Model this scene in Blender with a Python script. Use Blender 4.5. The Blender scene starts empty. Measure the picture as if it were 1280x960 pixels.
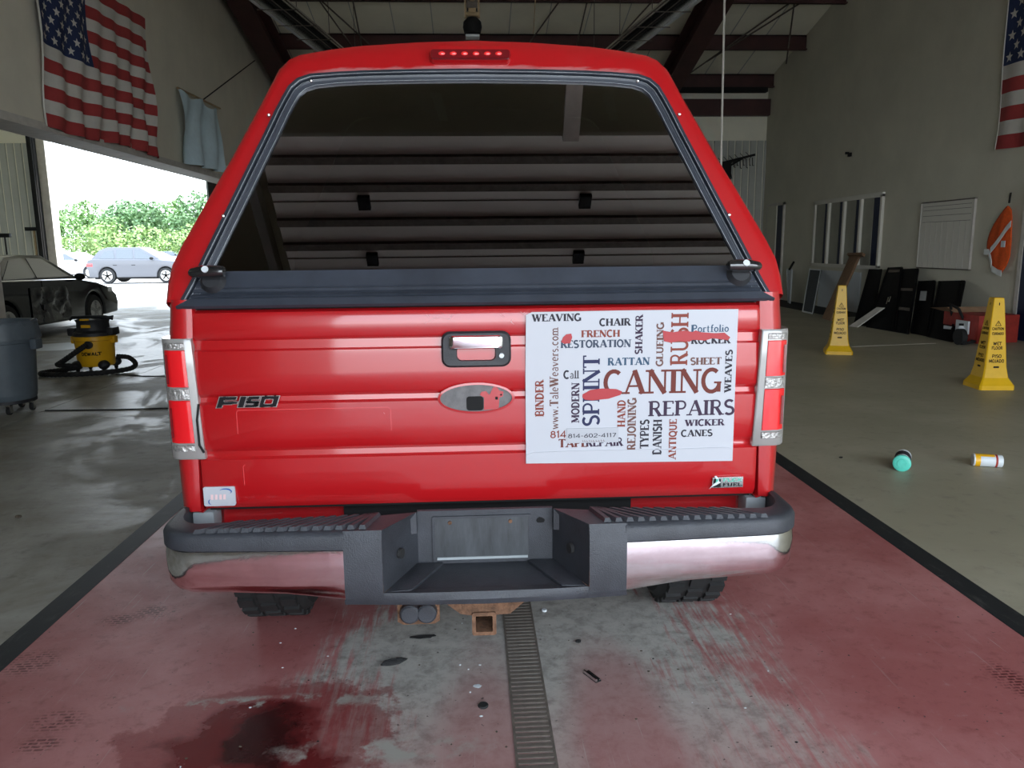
import bpy, bmesh, math, random
from mathutils import Vector, Matrix, noise
PI=math.pi
rnd=random.Random(7)
SC=bpy.context.scene; COL=SC.collection
# ---------------------------------------------------------------- camera
def make_camera():
    psi,th,ro=[math.radians(a) for a in (2.95,10.1,0.6)]
    F=Vector((math.sin(psi)*math.cos(th),math.cos(psi)*math.cos(th),-math.sin(th)))
    R=F.cross(Vector((0,0,1))).normalized(); U=R.cross(F)
    c,s=math.cos(ro),math.sin(ro)
    R2=R*c-U*s; U2=U*c+R*s
    cam=bpy.data.cameras.new('camera'); o=bpy.data.objects.new('camera',cam); COL.objects.link(o)
    m=Matrix((R2,U2,-F)).transposed().to_4x4(); m.translation=Vector((0,0,1.5)); o.matrix_world=m
    cam.sensor_width=36; cam.lens=27.0; cam.clip_start=.05; cam.clip_end=600
    SC.camera=o
make_camera()
SC.view_settings.view_transform='Standard'; SC.view_settings.look='None'
SC.view_settings.gamma=1; SC.view_settings.use_curve_mapping=False
SC.view_settings.exposure=0.55
# ---------------------------------------------------------------- sky, sun, doorway portals
SKY_STRENGTH=5.0; SUN_STRENGTH=6.5
w=bpy.data.worlds.new('world'); SC.world=w; w.use_nodes=True
nt=w.node_tree; nt.nodes.clear()
out=nt.nodes.new('ShaderNodeOutputWorld'); bg=nt.nodes.new('ShaderNodeBackground'); bg.inputs[1].default_value=SKY_STRENGTH
tc=nt.nodes.new('ShaderNodeTexCoord'); sx=nt.nodes.new('ShaderNodeSeparateXYZ'); cr=nt.nodes.new('ShaderNodeValToRGB')
nt.links.new(tc.outputs['Generated'],sx.inputs[0]); nt.links.new(sx.outputs[2],cr.inputs[0])
cr.color_ramp.elements[0].color=(.88,.95,1,1); cr.color_ramp.elements[1].color=(.55,.72,1,1)
nt.links.new(cr.outputs[0],bg.inputs[0]); nt.links.new(bg.outputs[0],out.inputs[0])
def sun_light():
    l=bpy.data.lights.new('sun','SUN'); l.energy=SUN_STRENGTH; l.angle=math.radians(2); l.color=(1,.94,.84)
    o=bpy.data.objects.new('sun',l); COL.objects.link(o)
    d=Vector((-0.55,-0.25,-1.0)); o.rotation_euler=d.to_track_quat('-Z','Y').to_euler(); o.location=(20,10,30)
sun_light()
def portal(name,loc,sx_,sy_,direction):
    l=bpy.data.lights.new(name,'AREA'); l.shape='RECTANGLE'; l.size=sx_; l.size_y=sy_; l.cycles.is_portal=True
    o=bpy.data.objects.new(name,l); COL.objects.link(o); o.location=loc
    o.rotation_euler=Vector(direction).to_track_quat('-Z','Z').to_euler()
portal('daylight_portal',(3.4,-2.55,2.0),9.6,4.1,(0,1,0))
portal('daylight_portal',(-9.45,22.3,2.6),4.4,5.2,(0,-1,0))
# ---------------------------------------------------------------- materials
def srgb(r,g,b):
    f=lambda c:(c/255/12.92) if c/255<=.04045 else ((c/255+.055)/1.055)**2.4
    return (f(r),f(g),f(b),1)
def newmat(name):
    m=bpy.data.materials.new(name); m.use_nodes=True; n=m.node_tree
    return m,n,n.nodes['Principled BSDF']
def mat(name,col,rough=.5,metal=0,coat=0,var=0.0,vscale=8,bump=0,bscale=40,spec=.5,stretch=None,alpha=None):
    m,n,p=newmat(name)
    p.inputs['Roughness'].default_value=rough; p.inputs['Metallic'].default_value=metal
    p.inputs['Coat Weight'].default_value=coat; p.inputs['Coat Roughness'].default_value=.06
    p.inputs['Specular IOR Level'].default_value=spec
    p.inputs['Base Color'].default_value=col
    if var or bump:
        t=n.nodes.new('ShaderNodeTexCoord'); mp=n.nodes.new('ShaderNodeMapping'); n.links.new(t.outputs['Object'],mp.inputs[0])
        if stretch: mp.inputs['Scale'].default_value=stretch
    if var:
        ns=n.nodes.new('ShaderNodeTexNoise'); ns.inputs['Scale'].default_value=vscale; ns.inputs['Detail'].default_value=6; ns.inputs['Roughness'].default_value=.65
        n.links.new(mp.outputs[0],ns.inputs[0])
        mx=n.nodes.new('ShaderNodeMix'); mx.data_type='RGBA'
        rmp=n.nodes.new('ShaderNodeMapRange'); rmp.inputs[1].default_value=.3; rmp.inputs[2].default_value=.7
        n.links.new(ns.outputs[0],rmp.inputs[0]); n.links.new(rmp.outputs[0],mx.inputs[0])
        mx.inputs[6].default_value=tuple(c*(1-var) for c in col[:3])+(1,); mx.inputs[7].default_value=tuple(min(1,c*(1+var)) for c in col[:3])+(1,)
        n.links.new(mx.outputs[2],p.inputs['Base Color'])
    if bump:
        nb=n.nodes.new('ShaderNodeTexNoise'); nb.inputs['Scale'].default_value=bscale; nb.inputs['Detail'].default_value=4
        n.links.new(mp.outputs[0],nb.inputs[0]); b=n.nodes.new('ShaderNodeBump'); b.inputs['Strength'].default_value=bump; b.inputs['Distance'].default_value=.01
        n.links.new(nb.outputs[0],b.inputs['Height']); n.links.new(b.outputs[0],p.inputs['Normal'])
    return m
def tint_glass(name,tint,ior=1.5,rough=0.0,boost=1.0):
    m,n,p=newmat(name); n.nodes.remove(p); o=n.nodes['Material Output']
    tr=n.nodes.new('ShaderNodeBsdfTransparent'); tr.inputs[0].default_value=tint
    gl=n.nodes.new('ShaderNodeBsdfGlossy'); gl.inputs['Roughness'].default_value=rough
    fr=n.nodes.new('ShaderNodeFresnel'); fr.inputs[0].default_value=ior
    mt=n.nodes.new('ShaderNodeMath'); mt.operation='MULTIPLY'; mt.inputs[1].default_value=boost; mt.use_clamp=True
    mx=n.nodes.new('ShaderNodeMixShader'); n.links.new(fr.outputs[0],mt.inputs[0]); n.links.new(mt.outputs[0],mx.inputs[0])
    n.links.new(tr.outputs[0],mx.inputs[1]); n.links.new(gl.outputs[0],mx.inputs[2]); n.links.new(mx.outputs[0],o.inputs[0])
    return m
class NG:
    """tiny node helper on one material"""
    def __init__(s,m): s.n=m.node_tree; s.tc=s.n.nodes.new('ShaderNodeTexCoord')
    def mapping(s,scale=(1,1,1),loc=(0,0,0)):
        mp=s.n.nodes.new('ShaderNodeMapping'); mp.inputs['Scale'].default_value=scale; mp.inputs['Location'].default_value=loc
        s.n.links.new(s.tc.outputs['Object'],mp.inputs[0]); return mp.outputs[0]
    def noise(s,vec,scale,detail=6,rough=.6,dist=0):
        t=s.n.nodes.new('ShaderNodeTexNoise'); t.inputs['Scale'].default_value=scale; t.inputs['Detail'].default_value=detail; t.inputs['Roughness'].default_value=rough; t.inputs['Distortion'].default_value=dist
        s.n.links.new(vec,t.inputs[0]); return t.outputs[0]
    def ramp(s,v,a,b,lo=0,hi=1):
        r=s.n.nodes.new('ShaderNodeMapRange'); r.interpolation_type='SMOOTHSTEP'
        for i,x in enumerate((a,b,lo,hi)): r.inputs[i+1].default_value=x
        s.n.links.new(v,r.inputs[0]); return r.outputs[0]
    def math(s,op,a,b=None,clamp=False):
        r=s.n.nodes.new('ShaderNodeMath'); r.operation=op; r.use_clamp=clamp
        for i,x in enumerate((a,b)):
            if x is None: continue
            if isinstance(x,(int,float)): r.inputs[i].default_value=x
            else: s.n.links.new(x,r.inputs[i])
        return r.outputs[0]
    def mix(s,f,a,b):
        r=s.n.nodes.new('ShaderNodeMix'); r.data_type='RGBA'
        if isinstance(f,(int,float)): r.inputs[0].default_value=f
        else: s.n.links.new(f,r.inputs[0])
        for i,x in ((6,a),(7,b)):
            if isinstance(x,tuple): r.inputs[i].default_value=x
            else: s.n.links.new(x,r.inputs[i])
        return r.outputs[2]
    def xyz(s):
        q=s.n.nodes.new('ShaderNodeSeparateXYZ'); s.n.links.new(s.tc.outputs['Object'],q.inputs[0]); return q.outputs
    def ellipse(s,cx,cy,rx,ry,vec,wob=.0,soft=.3):
        x,y,z=s.xyz(); 
        dx=s.math('DIVIDE',s.math('SUBTRACT',x,cx),rx); dy=s.math('DIVIDE',s.math('SUBTRACT',y,cy),ry)
        d=s.math('SQRT',s.math('ADD',s.math('MULTIPLY',dx,dx),s.math('MULTIPLY',dy,dy)))
        if wob: d=s.math('ADD',d,s.math('MULTIPLY',s.math('SUBTRACT',vec,.5),wob))
        return s.ramp(d,1+soft,1-soft)
    def bump(s,h,strength,dist=.01):
        b=s.n.nodes.new('ShaderNodeBump'); b.inputs['Strength'].default_value=strength; b.inputs['Distance'].default_value=dist
        s.n.links.new(h,b.inputs['Height']); return b.outputs[0]

M={}
M['red']=mat('red_paint',(.40,.006,.009,1),.3,coat=1)
M['wall']=mat('cream_wall',(.70,.66,.55,1),.75,var=.07,vscale=1.2)
M['wall2']=mat('grey_green_wall',(.61,.59,.48,1),.7,var=.08,vscale=.8)
M['siding']=mat('ribbed_siding',(.45,.46,.42,1),.5,var=.06,vscale=3)
M['trimw']=mat('dusty_trim',(.55,.52,.47,1),.6,var=.15,vscale=6)
M['steel']=mat('red_oxide_steel',(.060,.020,.018,1),.6,var=.3,vscale=2)
M['roof']=mat('insulation_facing',(.88,.85,.70,1),.6,var=.06,vscale=1,bump=.3,bscale=3)
M['blackpl']=mat('black_plastic',(.018,.019,.022,1),.5,var=.15,vscale=20,bump=.15,bscale=300)
M['bumperpl']=mat('bumper_plastic',(.032,.035,.042,1),.50,var=.3,vscale=9,bump=.2,bscale=260)
M['frame']=mat('window_frame_paint',(.030,.036,.048,1),.33,var=.25,vscale=6)
M['glossblack']=mat('gloss_black',(.012,.012,.013,1),.15,coat=1)
M['rubber']=mat('rubber',(.012,.012,.012,1),.8,var=.2,vscale=30)
M['chrome']=mat('chrome',(.92,.90,.93,1),.11,1,var=.08,vscale=14,bump=.05,bscale=30)
M['steelbright']=mat('bright_metal',(.7,.7,.7,1),.25,1)
M['rust']=mat('rust',(.15,.075,.04,1),.8,var=.5,vscale=30,bump=.5,bscale=120)
M['grate']=mat('grate_iron',(.12,.10,.082,1),.75,var=.35,vscale=20)
M['greypl']=mat('grey_plastic',(.30,.33,.34,1),.5,var=.1)
M['white']=mat('white_vinyl',(.455,.465,.50,1),.45,bump=.12,bscale=3)
M['whitepaint']=mat('white_board',(.62,.66,.68,1),.4,var=.05,vscale=3)
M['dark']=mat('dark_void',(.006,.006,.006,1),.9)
M['yellow']=mat('yellow_plastic',(.72,.42,.004,1),.4,var=.08,vscale=5)
M['vacyellow']=mat('vac_yellow',(.80,.42,.01,1),.35,var=.06,vscale=5)
M['ink']=mat('black_ink',(.012,.011,.012,1),.7,spec=.15)
M['can']=mat('can_grey',(.10,.125,.145,1),.45,var=.12,vscale=5,bump=.1,bscale=60)
M['cardboard']=mat('cardboard',(.25,.15,.085,1),.85,var=.15,vscale=8)
M['blackpanel']=mat('black_composite',(.004,.004,.005,1),.6,spec=.15,var=.3,vscale=7)
M['navy']=mat('navy_door',(.008,.016,.05,1),.45)
M['orange']=mat('orange_mesh_cloth',(.75,.10,.012,1),.75,var=.18,vscale=25,bump=.4,bscale=90)
M['reflect']=mat('reflective_tape',(.75,.77,.75,1),.35)
M['flagred']=mat('flag_red',(.38,.045,.045,1),.8,var=.1,vscale=5)
M['flagwhite']=mat('flag_white',(.62,.60,.55,1),.8,var=.06,vscale=5)
M['flagblue']=mat('flag_blue',(.018,.032,.10,1),.8,var=.1,vscale=5)
M['blueflag']=mat('pale_blue_cloth',(.62,.78,.86,1),.75,var=.1,vscale=3)
M['wood']=mat('pale_wood',(.42,.30,.16,1),.6,var=.2,vscale=8)
M['lampred']=mat('red_lens',(.72,.010,.015,1),.12,coat=1)
M['lampdark']=mat('dark_red_lens',(.16,.006,.01,1),.15,coat=1)
M['clearlens']=mat('clear_lens',(.42,.41,.39,1),.12,.55,var=.35,vscale=50,bump=.8,bscale=90)
M['housing']=mat('hazy_lamp_housing',(.30,.29,.275,1),.22,.15,coat=1)
M['tint']=tint_glass('tinted_window_glass',(.035,.04,.038,1),1.55,boost=2.5)
M['carglass']=tint_glass('car_window_glass',(.10,.13,.13,1),1.7)
M['tyre']=M['rubber']
M['led']=mat('led_red',(.9,.03,.03,1),.2,coat=1)
M['teal']=mat('teal_lid',(.10,.60,.47,1),.4,var=.08,vscale=40)
M['redbox']=mat('red_carton',(.33,.03,.02,1),.6,var=.25,vscale=9)
M['silverpaint']=mat('silver_paint',(.085,.088,.10,1),.4,.0,coat=.3)
M['whitecar']=mat('white_car_paint',(.42,.42,.44,1),.4,coat=.3)
M['darkcar']=mat('dark_car_paint',(.03,.045,.06,1),.3,coat=1)
M['redcar']=mat('maroon_car_paint',(.2,.02,.03,1),.3,coat=1)
M['blackcar']=mat('black_car_paint',(.006,.007,.009,1),.14,coat=1)
M['crumple']=mat('crumpled_black_paint',(.010,.010,.012,1),.18,coat=1,bump=1.0,bscale=9)
M['concrete_out']=mat('sunlit_concrete',(.42,.40,.37,1),.85,var=.1,vscale=.7)
M['grass']=mat('grass',(.10,.19,.035,1),.9,var=.4,vscale=.4)
M['leafA']=mat('leaf_mid',(.17,.28,.10,1),.75,var=.45,vscale=.35)  # distance haze put into the leaf colour
M['leafB']=mat('leaf_dark',(.11,.20,.08,1),.75,var=.4,vscale=.35)  # darker leaves, base colour also paled to stand for haze
M['leafC']=mat('leaf_light',(.21,.31,.10,1),.75,var=.4,vscale=.5)
M['bark']=mat('bark',(.09,.07,.05,1),.9)
# canopy paint: red with a faded clear-coat band above the window
def canopy_paint():
    m,n,p=newmat('canopy_paint'); g=NG(m); x,y,z=g.xyz()
    ns=g.noise(g.mapping((3,3,9)),5)
    zz=g.math('ADD',z,g.math('MULTIPLY',g.math('SUBTRACT',ns,.5),.035))
    zc=g.math('ADD',zz,g.math('MULTIPLY',g.math('MULTIPLY',x,x),.06))
    lo=g.ramp(zc,2.119,2.108); hi=g.ramp(zc,2.07,2.085)
    xm=g.ramp(g.math('ABSOLUTE',x),.60,.48)
    f=g.math('MULTIPLY',g.math('MULTIPLY',lo,hi),g.math('MULTIPLY',xm,.6))
    n.links.new(g.mix(f,(.40,.006,.009,1),(.48,.20,.20,1)),p.inputs['Base Color'])
    p.inputs['Roughness'].default_value=.3; p.inputs['Coat Weight'].default_value=.7; p.inputs['Coat Roughness'].default_value=.08
    return m
M['canopy']=canopy_paint()
# dusty tailgate paint with a few pale scratches
def concrete_mat():
    m,n,p=newmat('floor_concrete'); g=NG(m)
    a=g.noise(g.mapping(),.9,8,.65); b=g.noise(g.mapping((1,1,1)),9,8,.7)
    base=g.mix(g.ramp(a,.35,.7),(.31,.29,.205,1),(.39,.365,.27,1))
    base=g.mix(g.ramp(b,.52,.75,0,.45),base,(.13,.125,.10,1))
    n.links.new(base,p.inputs['Base Color'])
    x,y,z=g.xyz()
    wet=g.math('MULTIPLY',g.ramp(x,-1.9,-2.6),g.ramp(g.noise(g.mapping((1,.6,1)),.55,6,.6,.6),.42,.58))
    r=g.ramp(wet,0,1,.5,.3); n.links.new(r,p.inputs['Roughness'])
    n.links.new(g.bump(b,.12),p.inputs['Normal']); return m
M['floor']=concrete_mat()
def slab_mat():
    m,n,p=newmat('left_bay_concrete'); g=NG(m)
    a=g.noise(g.mapping(),1.3,8,.65,.4); b=g.noise(g.mapping(),9,8,.7)
    base=g.mix(g.ramp(a,.35,.65),(.25,.235,.19,1),(.38,.37,.325,1))
    base=g.mix(g.ramp(b,.5,.75,0,.5),base,(.12,.11,.09,1))
    n.links.new(base,p.inputs['Base Color'])
    p.inputs['Specular IOR Level'].default_value=.06
    wet=g.ramp(g.noise(g.mapping((1,.55,1),(3,1,0)),.8,7,.62,.8),.44,.56)
    n.links.new(g.ramp(wet,0,1,.62,.38),p.inputs['Roughness'])
    n.links.new(g.bump(g.noise(g.mapping((1,3,1)),4,5),.25,.01),p.inputs['Normal']); return m
M['slab']=slab_mat()
def lane_mat():
    m,n,p=newmat('worn_red_lane_paint'); g=NG(m)
    big=g.noise(g.mapping(),1.5,8,.62,.3); fine=g.noise(g.mapping(),14,9,.75,.2)
    streak=g.noise(g.mapping((16,1.4,1)),2.2,8,.72,.15); scr=g.noise(g.mapping((60,1.1,1)),1.6,5,.6)
    x,y,z=g.xyz()
    red=g.mix(g.ramp(big,.35,.68),(.32,.100,.095,1),(.43,.18,.172,1))
    red=g.mix(g.ramp(fine,.50,.70,0,.55),red,(.18,.042,.040,1))
    red=g.mix(g.ramp(fine,.42,.30,0,.5),red,(.38,.22,.21,1))
    grey=g.mix(g.ramp(fine,.4,.68),(.44,.42,.38,1),(.25,.235,.21,1))
    # wheel-track wear: a broad irregular worn strip round the drain
    d=g.math('ABSOLUTE',g.math('SUBTRACT',x,.22))
    lim=g.math('ADD',.68,g.math('MULTIPLY',g.math('SUBTRACT',streak,.5),1.3))
    lim=g.math('ADD',lim,g.math('MULTIPLY',g.math('SUBTRACT',big,.5),1.2))
    wear=g.ramp(g.math('SUBTRACT',lim,d),-.22,.22)
    wear=g.math('MULTIPLY',wear,g.ramp(y,1.55,2.95,.42,1))
    pinkish=g.mix(.5,red,grey)
    c=g.mix(g.ramp(wear,0,.55),red,pinkish); c=g.mix(g.ramp(wear,.4,.9),c,grey)
    # red left in a central ribbon near the camera
    rib=g.math('MULTIPLY',g.ellipse(.02,2.0,.16,.62,big,.9,.4),.55); c=g.mix(rib,c,(.36,.15,.145,1))
    rib2=g.math('MULTIPLY',g.ellipse(.46,2.1,.16,.55,big,.9,.4),.6); c=g.mix(rib2,c,(.34,.12,.118,1))
    # scratches along the lane
    c=g.mix(g.ramp(scr,.64,.70,0,.55),c,(.42,.38,.34,1))
    # soil and dark specks
    sp=g.noise(g.mapping((1,1,1)),55,3,.5); c=g.mix(g.ramp(sp,.68,.73,0,.8),c,(.03,.025,.022,1))
    # tyre/boot prints
    chk=n.nodes.new('ShaderNodeTexBrick'); n.links.new(g.mapping((1,1,1)),chk.inputs[0]); chk.inputs['Scale'].default_value=15
    chk.inputs['Color1'].default_value=(1,1,1,1); chk.inputs['Color2'].default_value=(1,1,1,1); chk.inputs['Mortar'].default_value=(0,0,0,1); chk.inputs['Mortar Size'].default_value=.05
    for (cx,cy,rx,ry) in ((-1.36,3.10,.09,.07),(-1.48,3.04,.08,.05),(-1.37,2.34,.09,.06),(-1.36,2.22,.07,.04),(-1.66,2.72,.10,.09),(1.85,2.35,.06,.12)):
        f=g.math('MULTIPLY',g.math('MULTIPLY',g.ellipse(cx,cy,rx*.9,ry,fine,2.4,.35),g.ramp(chk.outputs[0],.3,.7,0,.9)),g.ramp(fine,.40,.55)); c=g.mix(f,c,(.085,.012,.012,1))
    # red fluid spill (wet)
    spill=g.ellipse(-.72,2.08,.25,.30,g.noise(g.mapping(),3.5,8,.65),1.8,.14); halo=g.ellipse(-.70,2.22,.42,.34,g.noise(g.mapping((1,1,1),(2,0,0)),3,8,.65),2.0,.06)
    c=g.mix(g.math('MULTIPLY',halo,.6),c,(.19,.022,.022,1))
    c=g.mix(g.math('MULTIPLY',spill,.88),c,(.12,.010,.011,1))
    core=g.ellipse(-.66,2.20,.11,.16,g.noise(g.mapping(),6,6,.6),2.2,.3); c=g.mix(g.math('MULTIPLY',core,.85),c,(.022,.004,.004,1))
    flake=g.math('MULTIPLY',g.ellipse(-.66,2.40,.34,.035,fine,2.2,.5),g.ramp(g.noise(g.mapping(),7),.46,.54)); c=g.mix(flake,c,(.34,.33,.29,1))
    flake2=g.math('MULTIPLY',g.ellipse(-.30,2.12,.26,.05,fine,2.2,.5),g.ramp(g.noise(g.mapping(),6),.46,.54)); c=g.mix(flake2,c,(.36,.35,.31,1))
    n.links.new(c,p.inputs['Base Color'])
    n.links.new(g.math('SUBTRACT',g.ramp(big,.3,.7,.55,.42),g.math('MULTIPLY',spill,.22)),p.inputs['Roughness'])
    n.links.new(g.bump(fine,.25,.006),p.inputs['Normal']); return m
M['lane']=lane_mat()
def stripe_mat():
    m,n,p=newmat('worn_black_stripe'); g=NG(m); fine=g.noise(g.mapping(),12,9,.75); st=g.noise(g.mapping((3,1,1)),6,8,.7)
    c=g.mix(g.ramp(st,.52,.80),(.016,.018,.019,1),(.08,.08,.072,1)); c=g.mix(g.ramp(fine,.62,.75,0,.6),c,(.2,.19,.16,1))
    n.links.new(c,p.inputs['Base Color']); p.inputs['Roughness'].default_value=.6; p.inputs['Specular IOR Level'].default_value=.25; n.links.new(g.bump(fine,.2,.005),p.inputs['Normal']); return m
M['stripe']=stripe_mat()

# ---------------------------------------------------------------- mesh helper
class MB:
    def __init__(s): s.v=[]; s.f=[]; s.mi=[]; s.cur=0
    def add(s,vs,fs):
        b=len(s.v); s.v+= [tuple(v) for v in vs]; s.f+=[tuple(i+b for i in f) for f in fs]; s.mi+=[s.cur]*len(fs); return s
    def box(s,x0,x1,y0,y1,z0,z1):
        return s.add([(x,y,z) for z in (z0,z1) for y in (y0,y1) for x in (x0,x1)],
            [(0,2,3,1),(4,5,7,6),(0,1,5,4),(2,6,7,3),(0,4,6,2),(1,3,7,5)])
    def hexa(s,p):   # 8 points: bottom 4 ccw, top 4 ccw
        return s.add(p,[(3,2,1,0),(4,5,6,7),(0,1,5,4),(1,2,6,5),(2,3,7,6),(3,0,4,7)])
    def quad(s,a,b,c,d): return s.add([a,b,c,d],[(0,1,2,3)])
    def bar(s,p,q,w,h=None,up=(0,0,1)):
        p=Vector(p);q=Vector(q);h=h or w;d=(q-p).normalized();u=Vector(up)
        if abs(d.dot(u))>.98:u=Vector((0,1,0))
        r=d.cross(u).normalized()*w/2;t=r.cross(d).normalized()*h/2
        return s.hexa([p-r-t,p+r-t,q+r-t,q-r-t,p-r+t,p+r+t,q+r+t,q-r+t])
    def tube(s,pts,rad,n=8,cap=True,radii=None):
        pts=[Vector(p) for p in pts]; rings=[]; prev=None
        for i,p in enumerate(pts):
            d=((pts[min(i+1,len(pts)-1)]-pts[max(i-1,0)])).normalized()
            if prev is None:
                a=Vector((0,0,1)) if abs(d.z)<.9 else Vector((1,0,0)); u=d.cross(a).normalized()
            else: u=(prev-d*prev.dot(d)).normalized()
            prev=u; v=d.cross(u); r=radii[i] if radii else rad
            rings.append([p+u*math.cos(2*PI*k/n)*r+v*math.sin(2*PI*k/n)*r for k in range(n)])
        vs=[q for r in rings for q in r]; fs=[]
        for i in range(len(rings)-1):
            for k in range(n): fs.append((i*n+k,i*n+(k+1)%n,(i+1)*n+(k+1)%n,(i+1)*n+k))
        if cap: fs.append(tuple(reversed(range(n)))); fs.append(tuple(range(len(vs)-n,len(vs))))
        return s.add(vs,fs)
    def loft(s,rings,closed=True,cap=False):
        n=len(rings[0]); vs=[q for r in rings for q in r]; fs=[]
        for i in range(len(rings)-1):
            for k in range(n if closed else n-1): fs.append((i*n+k,i*n+(k+1)%n,(i+1)*n+(k+1)%n,(i+1)*n+k))
        if cap: fs.append(tuple(reversed(range(n)))); fs.append(tuple(range(len(vs)-n,len(vs))))
        return s.add(vs,fs)
    def prism(s,pts,fn,a,b):  # pts 2D -> fn(u,v,w)
        n=len(pts); vs=[fn(u,v,a) for u,v in pts]+[fn(u,v,b) for u,v in pts]
        fs=[tuple(reversed(range(n))),tuple(range(n,2*n))]+[(k,(k+1)%n,n+(k+1)%n,n+k) for k in range(n)]
        return s.add(vs,fs)
    def lathe(s,prof,c=(0,0,0),n=24,axis='z'):
        rings=[]
        for r,h in prof:
            ring=[]
            for k in range(n):
                a=2*PI*k/n; x,y=r*math.cos(a),r*math.sin(a)
                ring.append({'z':(c[0]+x,c[1]+y,c[2]+h),'y':(c[0]+x,c[1]+h,c[2]+y),'x':(c[0]+h,c[1]+x,c[2]+y)}[axis])
            rings.append(ring)
        return s.loft(rings,True,True)
    def ellipsoid(s,c,r,n=12,m=7):
        rings=[]
        for j in range(m+1):
            t=PI*j/m; rr=max(math.sin(t),.01); rings.append([(c[0]+r[0]*rr*math.cos(2*PI*k/n),c[1]+r[1]*rr*math.sin(2*PI*k/n),c[2]-r[2]*math.cos(t)) for k in range(n)])
        return s.loft(rings,True,True)
    def build(s,name,material,parent=None,bevel=0,smooth=False,subsurf=0,seg=2,solid=0):
        me=bpy.data.meshes.new(name); me.from_pydata(s.v,[],s.f)
        ms=material if isinstance(material,(list,tuple)) else [material]
        for m_ in ms: me.materials.append(M[m_] if isinstance(m_,str) else m_)
        if len(ms)>1:
            for p,i in zip(me.polygons,s.mi): p.material_index=i
        bm=bmesh.new(); bm.from_mesh(me)
        bmesh.ops.remove_doubles(bm,verts=bm.verts,dist=1e-5)
        if not solid: bmesh.ops.recalc_face_normals(bm,faces=bm.faces)
        if bevel:
            es=[e for e in bm.edges if len(e.link_faces)==2 and e.calc_face_angle(0)>math.radians(28)]
            bmesh.ops.bevel(bm,geom=es,offset=bevel,segments=seg,profile=.6,affect='EDGES',clamp_overlap=True)
        bm.to_mesh(me); bm.free()
        if smooth or bevel:
            for p in me.polygons: p.use_smooth=True
            me.set_sharp_from_angle(angle=math.radians(40))
        o=bpy.data.objects.new(name,me); COL.objects.link(o)
        if parent is not None: o.parent=parent
        if solid:
            md=o.modifiers.new('thick','SOLIDIFY'); md.thickness=solid; md.offset=0
        if subsurf:
            md=o.modifiers.new('sub','SUBSURF'); md.levels=md.render_levels=subsurf
        return o
def thing(name,label,cat,loc=(0,0,0),rz=0,group=None):
    o=bpy.data.objects.new(name,None); COL.objects.link(o); o.empty_display_size=.1
    o.location=loc; o.rotation_euler=(0,0,rz); o['label']=label; o['category']=cat
    if group: o['group']=group
    return o
def tag(o,label,cat,loc=None,group=None):
    o['label']=label; o['category']=cat
    if group: o['group']=group
    if loc: o.location=loc
    return o
def dup(root,loc,rz=0,label=None,scale=None):
    def cp(o,par):
        c=o.copy(); COL.objects.link(c); c.parent=par
        for ch in o.children: cp(ch,c)
        return c
    r=cp(root,None); r.location=loc; r.rotation_euler=(0,0,rz)
    if label: r['label']=label
    if scale: r.scale=scale
    return r
def struct(o): o['kind']='structure'; return o

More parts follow.
